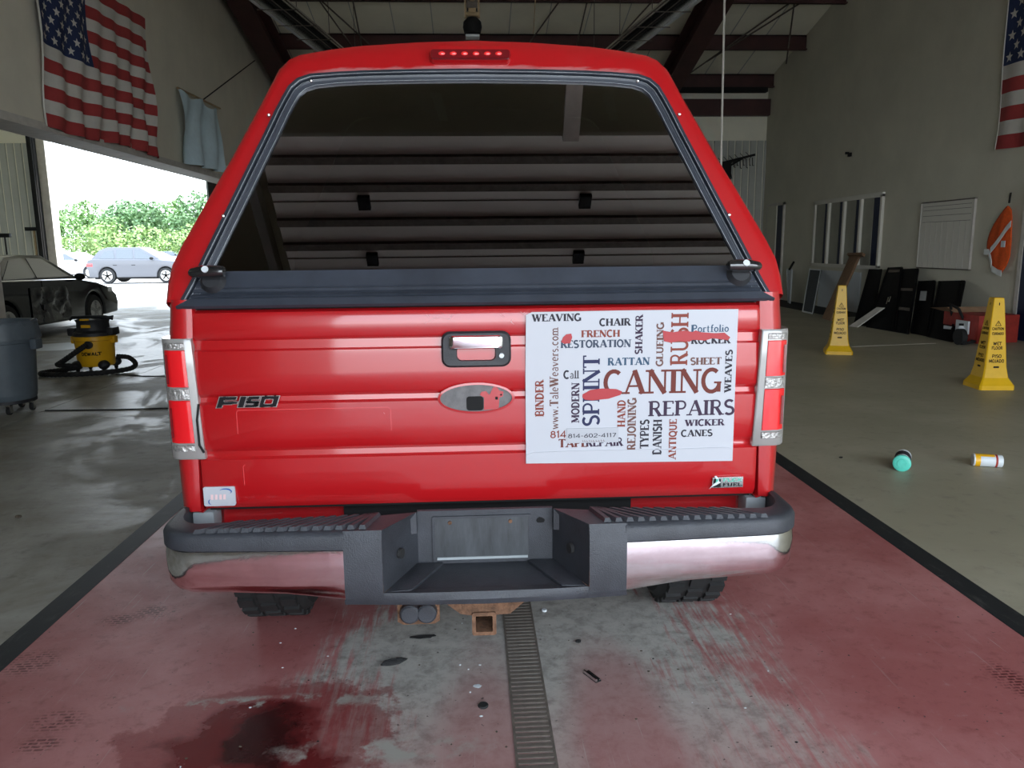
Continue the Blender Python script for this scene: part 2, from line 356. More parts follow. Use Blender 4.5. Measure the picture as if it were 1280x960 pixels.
# ---------------------------------------------------------------- stroke lettering
def arc(cx,cy,rx,ry,a0,a1,n=10): return [(cx+rx*math.cos(math.radians(a0+(a1-a0)*i/n)),cy+ry*math.sin(math.radians(a0+(a1-a0)*i/n))) for i in range(n+1)]
TK,TN=.20,.08
G={
'A':(.9,[([(.1,0),(.45,1)],TN),([(.45,1),(.8,0)],TK),([(.2,.33),(.7,.33)],TN)],[(.1,0),(.8,0)]),
'B':(.72,[([(.15,0),(.15,1)],TK),([(.15,1)]+arc(.4,.76,.2,.24,90,-90)+[(.15,.52)],TN*1.4),([(.4,.52)]+arc(.4,.26,.24,.26,90,-90)+[(.15,0)],TN*1.4)],[(.15,0),(.15,1)]),
'C':(.75,[(arc(.42,.5,.34,.47,50,310,16),TK*.85)],[]),
'D':(.8,[([(.15,0),(.15,1)],TK),([(.15,.96)]+arc(.3,.5,.38,.46,90,-90,14)+[(.15,.04)],TK*.7)],[(.15,0),(.15,1)]),
'E':(.68,[([(.15,0),(.15,1)],TK),([(.15,.96),(.6,.96),(.6,.8)],TN),([(.15,.52),(.48,.52)],TN),([(.15,.04),(.62,.04),(.62,.22)],TN)],[(.15,0),(.15,1)]),
'F':(.64,[([(.15,0),(.15,1)],TK),([(.15,.96),(.6,.96),(.6,.8)],TN),([(.15,.52),(.48,.52)],TN)],[(.15,0),(.15,1)]),
'G':(.82,[(arc(.42,.5,.34,.47,50,330,16),TK*.85),([(.72,.02),(.72,.4)],TK*.8),([(.52,.42),(.82,.42)],TN)],[]),
'H':(.85,[([(.15,0),(.15,1)],TK),([(.7,0),(.7,1)],TK),([(.15,.5),(.7,.5)],TN)],[(.15,0),(.15,1),(.7,0),(.7,1)]),
'I':(.34,[([(.17,0),(.17,1)],TK)],[(.17,0),(.17,1)]),
'J':(.5,[([(.34,1),(.34,.22)]+arc(.2,.22,.14,.2,0,-150,6),TK*.8)],[(.34,1)]),
'K':(.82,[([(.15,0),(.15,1)],TK),([(.15,.42),(.66,1)],TN),([(.3,.55),(.7,0)],TK)],[(.15,0),(.15,1),(.66,1),(.7,0)]),
'L':(.62,[([(.15,0),(.15,1)],TK),([(.15,.04),(.58,.04),(.58,.25)],TN)],[(.15,0),(.15,1)]),
'M':(1.0,[([(.13,0),(.13,1)],TN),([(.13,1),(.5,.15)],TK),([(.5,.15),(.85,1)],TN),([(.85,0),(.85,1)],TK)],[(.13,0),(.13,1),(.85,0),(.85,1)]),
'N':(.88,[([(.13,0),(.13,1)],TN),([(.13,1),(.75,0)],TK),([(.75,0),(.75,1)],TN)],[(.13,0),(.13,1),(.75,1)]),
'O':(.84,[(arc(.42,.5,.33,.46,0,360,20),TK*.8)],[]),
'P':(.72,[([(.15,0),(.15,1)],TK),([(.15,.96)]+arc(.4,.71,.22,.25,90,-90)+[(.15,.46)],TN*1.4)],[(.15,0),(.15,1)]),
'Q':(.84,[(arc(.42,.5,.33,.46,0,360,20),TK*.8),([(.45,.2),(.75,-.12)],TK*.8)],[]),
'R':(.8,[([(.15,0),(.15,1)],TK),([(.15,.96)]+arc(.4,.73,.2,.23,90,-90)+[(.15,.5)],TN*1.4),([(.4,.5),(.7,.0)],TK)],[(.15,0),(.15,1),(.7,0)]),
'S':(.66,[(arc(.33,.74,.23,.22,35,270,12)+arc(.33,.27,.25,.24,90,-145,12),TK*.8)],[]),
'T':(.76,[([(.38,0),(.38,1)],TK),([(.06,.8),(.06,.96),(.7,.96),(.7,.8)],TN)],[(.38,0)]),
'U':(.82,[([(.15,1),(.15,.3)]+arc(.41,.3,.26,.27,180,360,8)+[(.67,1)],TK*.75)],[(.15,1),(.67,1)]),
'V':(.86,[([(.1,1),(.43,0)],TK),([(.43,0),(.76,1)],TN)],[(.1,1),(.76,1)]),
'W':(1.15,[([(.1,1),(.36,0)],TK),([(.36,0),(.58,.9)],TN),([(.58,.9),(.8,0)],TK),([(.8,0),(1.05,1)],TN)],[(.1,1),(.58,.95),(1.05,1)]),
'X':(.8,[([(.1,1),(.7,0)],TK),([(.7,1),(.1,0)],TN)],[]),
'Y':(.8,[([(.1,1),(.4,.45)],TK),([(.7,1),(.4,.45)],TN),([(.4,.45),(.4,0)],TK)],[(.1,1),(.7,1),(.4,0)]),
'a':(.55,[([(.42,0),(.42,.45)]+arc(.27,.45,.15,.18,0,150,6),.09),(arc(.25,.17,.17,.16,60,360,10),.07)],[]),
'c':(.5,[(arc(.28,.33,.2,.3,50,310,10),.1)],[]),
'e':(.55,[(arc(.28,.33,.2,.3,0,310,12),.09),([(.1,.35),(.48,.35)],.06)],[]),
'f':(.4,[(arc(.32,.8,.12,.15,60,180,5)+[(.2,0)],.1),([(.06,.6),(.36,.6)],.06)],[(.2,0)]),
'i':(.28,[([(.14,0),(.14,.62)],.12),([(.14,.8),(.14,.92)],.12)],[(.14,0)]),
'l':(.28,[([(.14,0),(.14,1)],.12)],[(.14,0)]),
'm':(.9,[([(.12,0),(.12,.62)],.11),([(.12,.45)]+arc(.29,.42,.17,.18,150,0,5)+[(.46,0)],.09),([(.46,.45)]+arc(.62,.42,.16,.18,150,0,5)+[(.78,0)],.09)],[(.12,0),(.46,0),(.78,0)]),
'o':(.56,[(arc(.28,.32,.2,.29,0,360,14),.1)],[]),
'r':(.42,[([(.13,0),(.13,.62)],.11),([(.13,.42)]+arc(.28,.42,.14,.18,150,40,4),.08)],[(.13,0)]),
's':(.44,[(arc(.22,.47,.14,.14,40,270,8)+arc(.22,.17,.15,.16,90,-140,8),.08)],[]),
't':(.4,[([(.18,.85),(.18,.15)]+arc(.28,.15,.1,.13,180,300,4),.1),([(.05,.6),(.34,.6)],.06)],[]),
'v':(.55,[([(.06,.62),(.27,0)],.11),([(.27,0),(.48,.62)],.06)],[]),
'w':(.78,[([(.05,.62),(.22,0)],.11),([(.22,0),(.38,.55)],.06),([(.38,.55),(.54,0)],.11),([(.54,0),(.7,.62)],.06)],[]),
'.':(.26,[([(.13,0),(.13,.13)],.14)],[]),
'-':(.42,[([(.06,.42),(.36,.42)],.11)],[]),' ':(.35,[],[]),
'0':(.66,[(arc(.33,.5,.25,.45,0,360,16),.12)],[]),
'1':(.4,[([(.08,.78),(.24,.95),(.24,0)],.13)],[]),
'2':(.64,[(arc(.32,.7,.24,.25,160,-35,9)+[(.08,.05),(.6,.05)],.12)],[]),
'4':(.7,[([(.5,0),(.5,.95),(.06,.26),(.66,.26)],.12)],[]),
'5':(.62,[([(.54,.94),(.16,.94),(.13,.55)]+arc(.3,.3,.24,.27,110,-150,10),.12)],[]),
'6':(.66,[([(.5,.94),(.2,.55)]+arc(.33,.3,.24,.26,150,-210,14),.12)],[]),
'7':(.6,[([(.06,.94),(.54,.94),(.22,0)],.12)],[]),
'8':(.66,[(arc(.33,.74,.19,.21,-90,270,14),.12),(arc(.33,.28,.25,.26,-90,270,14),.12)],[]),
}
def word_mb(text,u0,v0,u1,v1,place,vertical=False,serif=True,bold=1.0):
    """fills the box u0..u1, v0..v1 ; place(u,v)->xyz"""
    polys=[]; x=0; sidx=0
    for ch in text:
        wd,strokes,serifs=G[ch]
        for pts,t in strokes:
            t=(t if serif else .125)*bold
            P_=[Vector(p) for p in pts]; P_=[p for i,p in enumerate(P_) if i==0 or (p-P_[i-1]).length>1e-5]; closed=(P_[0]-P_[-1]).length<1e-4 and len(P_)>3
            if closed: P_=P_[:-1]
            N_=len(P_); off=[]
            for i in range(N_):
                pa=P_[(i-1)%N_] if (closed or i>0) else None; pb=P_[(i+1)%N_] if (closed or i<N_-1) else None
                ds=[(P_[i]-pa).normalized()] if pa is not None and (P_[i]-pa).length>1e-6 else []
                if pb is not None and (pb-P_[i]).length>1e-6: ds.append((pb-P_[i]).normalized())
                ns_=[Vector((-d.y,d.x)) for d in ds]; n_=sum(ns_,Vector((0,0)))
                n_=n_.normalized() if n_.length>1e-6 else ns_[0]; k_=1/max(.45,n_.dot(ns_[0])); off.append(n_*t/2*k_)
            for i in range(N_ if closed else N_-1):
                j_=(i+1)%N_; polys.append((sidx,[(p.x+x,p.y) for p in (P_[i]-off[i],P_[j_]-off[j_],P_[j_]+off[j_],P_[i]+off[i])]))
            sidx+=1
        if serif:
            for sx_,sy_ in serifs:
                y0,y1=(0,.085) if sy_<.5 else (.915,1.0)
                polys.append((sidx,[(x+sx_-.17,y0),(x+sx_+.17,y0),(x+sx_+.17,y1),(x+sx_-.17,y1)])); sidx+=1
        x+=wd+.04
    W_=x-.04; mx=max(p[1] for _,q in polys for p in q); mn=min(p[1] for _,q in polys for p in q)
    if vertical: L,H=(v1-v0),(u1-u0)
    else: L,H=(u1-u0),(v1-v0)
    mb=MB()
    nrm_=(Vector(place(1e-3,0))-Vector(place(0,0))).cross(Vector(place(0,1e-3))-Vector(place(0,0))).normalized()
    for k_,q in polys:
        vs=[]
        for px,py in q:
            s_=px/W_*L; h_=(py-mn)/(mx-mn)*H
            vs.append(Vector(place(u1-h_,v0+s_) if vertical else place(u0+s_,v0+h_))+nrm_*(k_%7)*6e-5)
        mb.add(vs,[tuple(range(len(vs)))])
    return mb

# ================================================================ SETTING
XR=8.5; XB=-5.0; XL=-13.6; YB=22.4; YF=-2.3
def zr(Y): return 6.17+.243*(22-Y)
ZT=zr(YF)+.1
floor=struct(MB().box(XL-.3,XR+.3,YF-.2,YB+.1,-.12,-.02).build('floor','dark'))
MB().box(2.22,XR+.1,YF,YB,-.019,0).build('slab','floor',floor)
MB().box(-1.735,2.10,YF,YB,-.019,0).build('lane_paint','lane',floor)
for a,b in ((-1.85,-1.735),(2.10,2.22)): MB().box(a,b,YF,YB,-.0195,.001).build('painted_stripe','stripe',floor)
ys=[YF,2.6,7.42,9.44,13.6,17.8,YB]
for i in range(len(ys)-1):
    for a,b in ((XL,-8.1),(-8.1,-4.12),(-4.12,-1.85)):
        MB().box(a+.006,b-.006 if b<-2 else b,ys[i]+.007,ys[i+1]-.007,-.019,0).build('slab','slab',floor)
MB().box(7.55,XR,15.6,YB,-.01,.004).build('floor_mat','rubber',floor)
# trench drain
dr=thing('trench_drain','rusty cast iron slotted trench drain running down the middle of the red lane','drain',(.166,2.4,0))
b=MB(); b.box(-.062,-.054,-.9,12,-.01,.003); b.box(.054,.062,-.9,12,-.01,.003); b.build('rail','grate',dr)
bar=MB().box(-.054,.054,-.008,.008,-.008,.0035)
proto=bar.build('grate_bar','grate',dr); proto.location=(0,-.85,0)
for k in range(1,70):
    c=proto.copy(); COL.objects.link(c); c.location=(0,-.85+k*.0255,0)
s_=MB()
for k in range(70,360): y=-.85+k*.0255; s_.box(-.054,.054,y-.008,y+.008,-.008,.0035)
so=s_.build('grate_bar','grate',dr); so['kind']='stuff'
MB().box(-.054,.054,-.9,12,-.012,-.007).build('channel','dark',dr)
# walls
wr=struct(MB().box(XR,XR+.25,YF,YB,0,ZT).build('wall_right','wall2'))
wl=struct(MB().prism([(YF,2.95),(YB,2.95),(YB,zr(YB)+.1),(YF,ZT)],lambda u,v,w_:(w_,u,v),XB-.35,XB).build('wall_left','wall'))
tl=struct(MB().box(XB-.37,XB+.03,YF,YB,2.925,3.00).box(XB-.4,XB+.05,YF,YB,2.90,2.935).build('trim_1','trimw'))
struct(MB().box(XL-.2,XL,YF,YB,0,5.3).build('wall_side','siding'))
struct(MB().box(XL-.2,XB-.35,YF,YB,5.3,5.45).build('ceiling_side','roof'))
# back wall with the big open doorway at its left
bw=MB(); DX0,DX1,DZ=-11.6,-7.25,5.2
bw.box(XL-.2,DX0,YB,YB+.2,0,6.5); bw.box(DX1,XR+.2,YB,YB+.2,0,6.6); bw.box(DX0,DX1,YB,YB+.2,DZ,6.5)
back=struct(bw.build('wall_back','roof'))
rib=MB()
x=XL
while x<XR:
    if not(DX0-.1<x<DX1+.0): rib.hexa([(x,YB,0),(x+.20,YB,0),(x+.20,YB-.0,0.001),(x,YB,0.001),(x,YB,4.42),(x+.2,YB,4.42),(x+.2,YB,4.421),(x,YB,4.421)]) if False else rib.prism([(x,0),(x+.19,0),(x+.17,-.03),(x+.02,-.03)],lambda u,v,w_:(u,YB+v,w_),0,4.42)
    x+=.21
rb=rib.build('siding_rib','siding',back); rb['kind']='stuff'
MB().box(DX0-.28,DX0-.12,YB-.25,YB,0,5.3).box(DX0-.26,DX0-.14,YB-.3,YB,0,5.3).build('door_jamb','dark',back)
MB().box(DX0-.12,DX0+.10,YB-.1,YB+.25,0,DZ).build('door_frame','trimw',back)
MB().box(DX1-.02,DX1+.08,YB-.1,YB+.25,0,DZ).build('door_frame','whitepaint',back)
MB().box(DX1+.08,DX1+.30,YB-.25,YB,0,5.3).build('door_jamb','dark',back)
# low door leaf edge hardware
# front wall (behind the camera) with its open doorway, widened for more daylight
fw=MB(); FX0,FX1,FZ=-1.3,8.1,4.0
fw.box(XL-.2,FX0,YF-.2,YF,0,ZT); fw.box(FX1,XR+.2,YF-.2,YF,0,ZT); fw.box(FX0,FX1,YF-.2,YF,FZ,ZT)
struct(fw.build('wall_front','wall'))
# roof
r_=MB(); r_.prism([(YF-.2,zr(YF-.2)),(YB+.2,zr(YB+.2)),(YB+.2,zr(YB+.2)+.15),(YF-.2,zr(YF-.2)+.15)],lambda u,v,w_:(w_,u,v),XB-.4,XR+.25)
roof=struct(r_.build('ceiling','roof'))
sm=MB(); x=-5.4
while x<8.4:
    sm.bar((x,YF,zr(YF)-.004),(x,YB,zr(YB)-.004),.02,.012); x+=.92
sm.build('seam','siding',roof)
# overhead fluorescent strips further forward (unlit)
# purlins
Y=22.05; k=0
while Y>YF+.3:
    p=MB(); z=zr(Y)-.01
    p.box(XB,XR,Y-.02,Y+.02,z-.36,z); p.box(XB,XR,Y-.02,Y+.09,z-.03,z); p.box(XB,XR,Y-.09,Y+.02,z-.36,z-.33)
    tag(p.build('purlin','steel'),['dark red steel purlin nearest the back wall','dark red steel purlin second from the back wall','dark red steel purlin third from the back wall','dark red steel purlin fourth from the back wall','dark red steel purlin fifth from the back wall','dark red steel purlin sixth from the back wall','dark red steel purlin seventh from the back wall','dark red steel purlin eighth from the back wall','dark red steel purlin ninth from the back wall','dark red steel purlin tenth from the back wall','dark red steel purlin eleventh from the back wall','dark red steel purlin nearest the front doorway'][min(k,11)],'beam',group='roof purlins')
    Y-=2.03; k+=1
tag(MB().box(XB,XR,YB-.22,YB-.01,5.08,5.52).build('wall_girt','steel'),'deep dark red steel girt along the top of the back wall','beam')
tag(MB().box(XB+1,XR-.2,YB-.5,YB-.30,5.66,5.78).build('eave_strut','dark'),'thin black strut running just above the back wall girt','beam')
for X0,X1,lab in ((-4.82,-4.36,'dark red sloping roof rafter beside the left wall'),(5.10,5.55,'dark red sloping roof rafter behind the right side of the truck canopy')):
    r=thing('rafter',lab,'beam',(X0,0,0)); wdt=X1-X0
    def sl(y,dz): return zr(y)-.36+dz
    def slab_(x0,x1,a,b_,nm):
        MB().prism([(YF,sl(YF,a)),(YB-.3,sl(YB-.3,a)),(YB-.3,sl(YB-.3,b_)),(YF,sl(YF,b_))],lambda u,v,w_:(w_,u,v),x0,x1).build(nm,'steel',r)
    slab_(0,wdt,-.62,-.58,'bottom_flange'); slab_(0,wdt,-.04,0,'top_flange'); slab_(wdt/2-.02,wdt/2+.02,-.58,-.04,'web')
    MB().box(wdt/2-.2,wdt/2+.2,YB-.6,YB-.25,0,sl(YB-.4,-.3)).build('column','steel',r)
# cross bracing rods
rods=[((-3.2,18.6,6.95),(-1.9,20.8,6.1)),((-2.5,18.4,6.95),(-2.55,20.6,6.1)),((-3.3,18.2,7.0),(-2.5,20.9,6.0)),((7.2,17.6,7.1),(8.25,20.6,6.1)),((6.1,20.4,6.1),(8.0,17.6,7.1)),((5.6,21.6,5.8),(7.6,17.9,7.05)),((2.15,18.5,7.0),(1.2,20.8,6.1)),((2.75,18.4,7.0),(2.7,20.7,6.1)),((4.4,17.8,7.1),(3.4,20.4,6.2)),((-2.9,17.9,7.1),(-2.2,17.9,7.1))][:9]
for i,(a,b_) in enumerate(rods):
    lab=['thin diagonal bracing rod over the left of the canopy, leaning right','thin upright bracing rod over the left of the canopy','steep bracing rod over the left of the canopy','bracing rod running down to the right wall top','thick bracing rod crossing up toward the right wall','thin bracing rod below the crossing rods by the right rafter','diagonal bracing rod right of the ceiling operator','upright bracing rod right of the ceiling operator','steep bracing rod beside the right tube heater'][i]
    tag(MB().tube([a,b_],.018,6).build('bracing_rod','grate'),lab,'rod',group='roof bracing rods')
tag(MB().tube([(5.6,21.3,5.62),(3.6,21.3,5.62)],.02,6).build('conduit','grate'),'thin horizontal conduit by the right rafter','pipe')
# tube heaters
def heater(xa,xb,side,lab):
    h=thing('tube_heater',lab,'heater',((xa+xb)/2,13,5.0)); cx=(xa+xb)/2
    def P(t,dx,dz): return (xa+(xb-xa)*t+dx-cx,-3.2+6.6*t,dz)
    def sheet(dx0,dz0,dx1,dz1,nm,m_):
        MB().hexa([P(0,dx0,dz0),P(0,dx1,dz1),P(1,dx1,dz1),P(1,dx0,dz0),P(0,dx0,dz0+.01),P(0,dx1,dz1+.01),P(1,dx1,dz1+.01),P(1,dx0,dz0+.01)]).build(nm,m_,h)
    sheet(-.20,0,-.13,.14,'reflector','steelbright'); sheet(-.13,.14,.13,.14,'reflector','dark'); sheet(.13,.14,.20,0,'reflector','steelbright')
    sheet(side*.20,0,side*.29,.02,'flange','whitepaint'); sheet(side*.30,.04,side*.36,.14,'flange','steelbright')
    MB().tube([P(0,0,.05),P(1,0,.05)],.05,10).build('burner_tube','dark',h)
    MB().tube([P(0,-side*.22,.03),P(1,-side*.22,.03)],.012,6).build('guard_rail','grate',h)
    MB().tube([P(0,-side*.10,-.03),P(1,-side*.10,-.03)],.008,6).build('guard_rail','grate',h)
    for k in range(9):
        MB().tube([P(k/8,-.3,-.02),P(k/8,.3,-.02)],.008,6).build('guard_wire','grate',h)
    for k in (0,2,4,6,8):
        y=13-3.2+6.6*k/8; MB().tube([P(k/8,0,.12),P(k/8,0,zr(y)-5.0)],.006,5).build('hanger_wire','grate',h)
heater(3.42,2.58,1,'long silver tube heater hanging over the right side of the truck')
heater(-3.10,-2.22,-1,'long silver tube heater hanging over the left side of the truck')
# ceiling operator over the middle
c=thing('door_operator','dark ceiling hung door operator on a grey drop mast above the middle of the canopy','machine',(.1,13,4.78))
MB().box(-.085,.085,-.08,.08,.42,zr(13)-4.78).build('drop_mast','grate',c,bevel=.01)
MB().box(-.12,-.09,-.03,.03,.30,zr(13)-4.78).box(.09,.12,-.03,.03,.30,zr(13)-4.78).build('mast_rail','wood',c)
MB().lathe([(.05,0),(.13,.03),(.15,.12),(.14,.2),(.08,.26)],(0,0,.04),16).build('motor_housing','dark',c,smooth=True)
MB().box(-.10,.10,-.1,.1,.31,.36).box(-.06,.06,-.11,.1,.36,.42).build('bracket','wood',c,bevel=.01)
MB().box(-.11,.11,-.1,.1,0,.035).build('base_plate','whitepaint',c,bevel=.005)
MB().lathe([(.03,0),(.05,.02),(.05,.05),(.02,.08)],(0,-.1,.52),12).build('warning_lamp','wood',c,smooth=True)
tag(MB().tube([(2.85,9,zr(9)),(2.87,9,4.2),(2.90,9,2.3)],.012,6).build('pull_rope','trimw'),'long thin grey pull rope hanging at the right of the canopy','rope')
tag(MB().tube([(1.36,14,zr(14)),(1.15,14,5.1)],.008,6).build('thin_cord','wood'),'thin pale cord hanging right of the ceiling operator','cord')
hb=thing('cable_bracket','black wall bracket draped with tangled cords on the back wall right of the truck','bracket',(7.3,21.2,3.6))
MB().bar((-.6,0,.05),(.45,0,.30),.06).bar((-.6,0,-.2),(.1,0,.2),.05).bar((.1,1.1,.2),(.1,0,.2),.05).box(-.55,-.2,-.05,.05,-.35,.12).build('arm','dark',hb)
for k in range(12):
    x=-.55+k*.085; L=rnd.uniform(.1,.45)*(1.5 if k<5 else .6)
    MB().tube([(x,0,.15+x*.2),(x+.02,.02,.05-L*.5),(x+.05,0,.1-L)],.012,5).build('cord','dark',hb)
for k in range(6):
    x=-.4+k*.15; MB().tube([(x,0,.15+x*.2),(x-.16,0,.30+x*.2)],.008,5).build('prong','dark',hb)
# window, whiteboard, doors on the right wall
M['blind']=mat('closed_blind',(.33,.33,.27,1),.7,var=.08,vscale=3)
M['mull']=mat('window_trim_paint',(.70,.68,.60,1),.6)
wi=struct(MB().box(XR-.02,XR+.0,15.80,18.80,.98,2.50).build('window_1','dark'))
f_=MB(); f_.box(XR-.06,XR,15.72,18.9,2.44,2.54).box(XR-.06,XR,15.72,18.9,.96,1.04).box(XR-.06,XR,15.72,15.80,.98,2.5).box(XR-.06,XR,18.82,18.9,.98,2.5)
f_.build('window_frame','mull',wi,bevel=.006)
for i in range(4):
    y1=15.80+i*.755
    MB().box(XR-.035,XR-.021,y1+.30,y1+.71,1.04,2.44).build('pane','blind',wi)
    MB().box(XR-.035,XR-.021,y1+.05,y1+.26,1.04,2.44).build('pane','navy',wi)
    if i: MB().box(XR-.09,XR-.02,y1-.045,y1+.045,1.04,2.44).build('mullion','mull',wi,bevel=.006)
d1=struct(MB().box(XR-.03,XR,20.85,21.25,0,2.55).build('door_1','navy'))
MB().box(XR-.05,XR,20.78,20.85,0,2.62).box(XR-.05,XR,21.9,21.97,0,2.62).box(XR-.05,XR,20.78,21.97,2.55,2.62).build('door_frame','trimw',d1)
MB().box(XR-.06,XR-.02,21.25,21.9,0,2.55).build('door_leaf','wall2',d1)
d2=struct(MB().box(XR-.05,XR,10.3,11.50,0,2.3).build('door_2','navy'))
MB().box(XR-.06,XR,11.50,11.58,0,2.36).box(XR-.06,XR,10.22,11.58,2.3,2.38).build('door_frame','trimw',d2)
wb=thing('whiteboard','faint white gridded board hanging on the right wall beside the orange vest','board',(XR-.04,13.55,1.05))
MB().box(0,.035,-.76,.76,0,1.17).build('board','mull',wb)
for a in ((-.78,.78,-.02,0),(-.78,.78,1.17,1.19)): MB().box(-.01,.035,a[0],a[1],a[2],a[3]).build('frame_bar','grate',wb)
for yy in (-.78,.765): MB().box(-.01,.035,yy,yy+.015,0,1.17).build('frame_bar','trimw',wb)
for i in range(1,9): MB().box(-.003,0,-.76+i*.17,-.752+i*.17,0,.82).build('grid_line','trimw',wb)
for z_ in (.82,.93,1.03,1.1): MB().box(-.003,0,-.7,.7,z_,z_+.007).build('grid_line','grate',wb)
tag(MB().box(XR-.04,XR-.005,16.45,18.45,.0,.88).box(XR-.045,XR-.005,17.42,17.44,0,.88).build('wainscot_panel','whitepaint'),'plain white panel on the right wall under the window','panel')
tag(MB().box(-.05,0,-.05,.05,-.05,.03).box(-.12,-.04,.0,.03,.0,.05).build('sensor','dark'),'small dark sensor high on the right wall','sensor',(XR-.003,17.3,3.46))
# ---- things leaning on the right wall
def lean(name,bl,br,tr,tl_,th,lab,cat,m_,group=None,bev=.015):
    P=[Vector(p) for p in (bl,br,tr,tl_)]; n=(P[1]-P[0]).cross(P[3]-P[0]).normalized()
    if n.x>0: n=-n
    c=(P[0]+P[1])/2; t=thing(name,lab,cat,c,0,group)
    Q=[p-c for p in P]
    MB().hexa([Q[0],Q[1],Q[1]-n*th,Q[0]-n*th,Q[3],Q[2],Q[2]-n*th,Q[3]-n*th]).build('panel_body' if m_=='blackpanel' else 'board',m_,t,bevel=bev)
    def at(u,v,o=0): return Q[0]*(1-u)*(1-v)+Q[1]*u*(1-v)+Q[2]*u*v+Q[3]*(1-u)*v+n*o
    return t,at
panels=[((7.069,13.887,0),(7.336,13.698,0),(8.42,15.477,.986),(8.42,16.021,.971),'tall black panel leaning furthest back, next to the cardboard'),
((7.155,13.581,0),(7.236,12.761,0),(8.42,14.745,1.052),(8.42,15.267,1.024),'tall black panel with a shiny clasp, second from the cardboard'),
((7.236,12.761,0),(7.26,12.386,0),(8.42,14.198,1.035),(8.42,14.795,1.004),'tall black panel with three pale crossbars'),
((7.39,12.55,0),(7.382,12.018,0),(8.42,13.637,.834),(8.42,14.164,.797),'shorter black panel with a white paper label'),
((7.357,12.022,0),(7.313,11.279,0),(8.42,12.792,.869),(8.42,13.538,.824),'wide black panel with a screw hole, nearest the red carton')]
for i,(a,b_,c_,d_,lab) in enumerate(panels):
    t,at=lean('black_board',a,b_,c_,d_,.04,lab,'panel','blackpanel','black panels leaning on the right wall')
    m=MB()
    for u in (.04,.9): m.hexa([at(u,.02,0),at(u+.06,.02,0),at(u+.06,.02,.02),at(u,.02,.02),at(u,.98,0),at(u+.06,.98,0),at(u+.06,.98,.02),at(u,.98,.02)])
    m.build('edge_rib','blackpanel',t)
    if i==3: MB().hexa([at(.25,.6,.004),at(.62,.6,.004),at(.62,.6,.008),at(.25,.6,.008),at(.25,.78,.004),at(.62,.78,.004),at(.62,.78,.008),at(.25,.78,.008)]).build('paper_label','whitepaint',t)
    if i in (1,2):
        for v in ((.9,),(.62,.32))[i-1]:
            MB().hexa([at(.15,v,.004),at(.9,v,.004),at(.9,v,.012),at(.15,v,.012),at(.15,v+.04,.004),at(.9,v+.04,.004),at(.9,v+.04,.012),at(.15,v+.04,.012)]).build('crossbar','grate',t)
    if i==1: MB().tube([at(.55,.36,.02),at(.62,.45,.05),at(.72,.46,.05),at(.68,.38,.05),at(.6,.4,.03)],.012,6).build('clasp','steelbright',t)
    if i==4: MB().ellipsoid(at(.92,.93,.01),(.012,.012,.012)).build('screw','steelbright',t)
t,at=lean('cardboard_strip',(7.149,15.35,0),(7.076,14.838,0),(8.30,16.2,1.30),(8.36,16.75,1.27),.05,'long brown cardboard strip leaning against the window wall','cardboard','cardboard',bev=.008)
MB().hexa([at(-.1,.97,-.02),at(1.5,.94,-.02),at(1.5,.94,.05),at(-.1,.97,.05),at(-.1,1.0,-.02),at(1.5,.98,-.02),at(1.5,.98,.05),at(-.1,1.0,.05)]).build('folded_flap','cardboard',t)
for lab,P4,m_ in (('grey filter screen in a thin white frame leaning under the window',((7.417,16.892,0),(7.377,16.268,0),(8.42,18.25,.888),(8.42,18.9,.893)),'filt'),('narrow white frame leaning by the far doorway',((8.29,19.79,0),(8.16,19.35,0),(8.42,19.95,.85),(8.42,20.3,.86)),'whitepaint')):
    M.setdefault('filt',mat('filter_mesh',(.07,.078,.085,1),.8,var=.3,vscale=30))
    t,at=lean('framed_screen',*P4,.02,lab,'screen',m_,bev=.002)
    m=MB()
    def strip(u0,v0,u1,v1,o=.012):
        m.hexa([at(u0,v0,0),at(u1,v0,0),at(u1,v0,o),at(u0,v0,o),at(u0,v1,0),at(u1,v1,0),at(u1,v1,o),at(u0,v1,o)])
    strip(0,0,.06,1);strip(.94,0,1,1);strip(0,0,1,.025);strip(0,.975,1,1); m.build('frame','whitepaint',t)
t=tag(MB().tube([(8.2,19.6,.86),(8.35,19.7,1.05)],.03,6).build('bottle_neck','dark'),'small dark object standing by the far white frame','tool')
# cardboard scraps and cartons near the cone
t=thing('scrap_board','grey cardboard scrap leaning at the foot of the black panels','cardboard',(6.95,13.6,0))
MB().hexa([(0,.2,0),(.05,0,0),(.08,0,0),(.03,.2,0),(.45,.1,.35),(.5,-.05,.35),(.53,-.05,.35),(.48,.1,.35)]).build('board','trimw',t)
t=thing('red_carton','red printed carton standing on the floor against the right wall','box',(8.0,11.6,0))
MB().hexa([(-.45,-.55,0),(.25,-.45,0),(.3,.45,0),(-.4,.4,0),(-.45,-.55,.42),(.25,-.45,.42),(.3,.45,.42),(-.4,.4,.42)]).build('carton_body','redbox',t,bevel=.01)
MB().hexa([(-.42,.1,.42),(.2,.1,.42),(.2,.42,.42),(-.42,.42,.42),(-.52,.15,.5),(.15,.15,.5),(.15,.6,.46),(-.52,.6,.46)]).build('flap','cardboard',t)
MB().box(-.48,-.45,-.35,-.05,.12,.32).box(-.48,-.45,.05,.25,.05,.2).build('printed_panel','whitepaint',t)
for (p,lab,m_) in (((7.35,11.15,0),'white jug standing in front of the red carton','whitepaint'),((7.55,10.75,0),'second white bottle with dark cap by the red carton','whitepaint')):
    t=thing('jug',lab,'bottle',p)
    MB().lathe([(.06,0),(.075,.01),(.075,.18),(.05,.24),(.03,.27)],(0,0,0),14).build('jug_body',m_,t,smooth=True); MB().lathe([(.032,0),(.032,.03)],(0,0,.27),12).build('cap','dark',t)
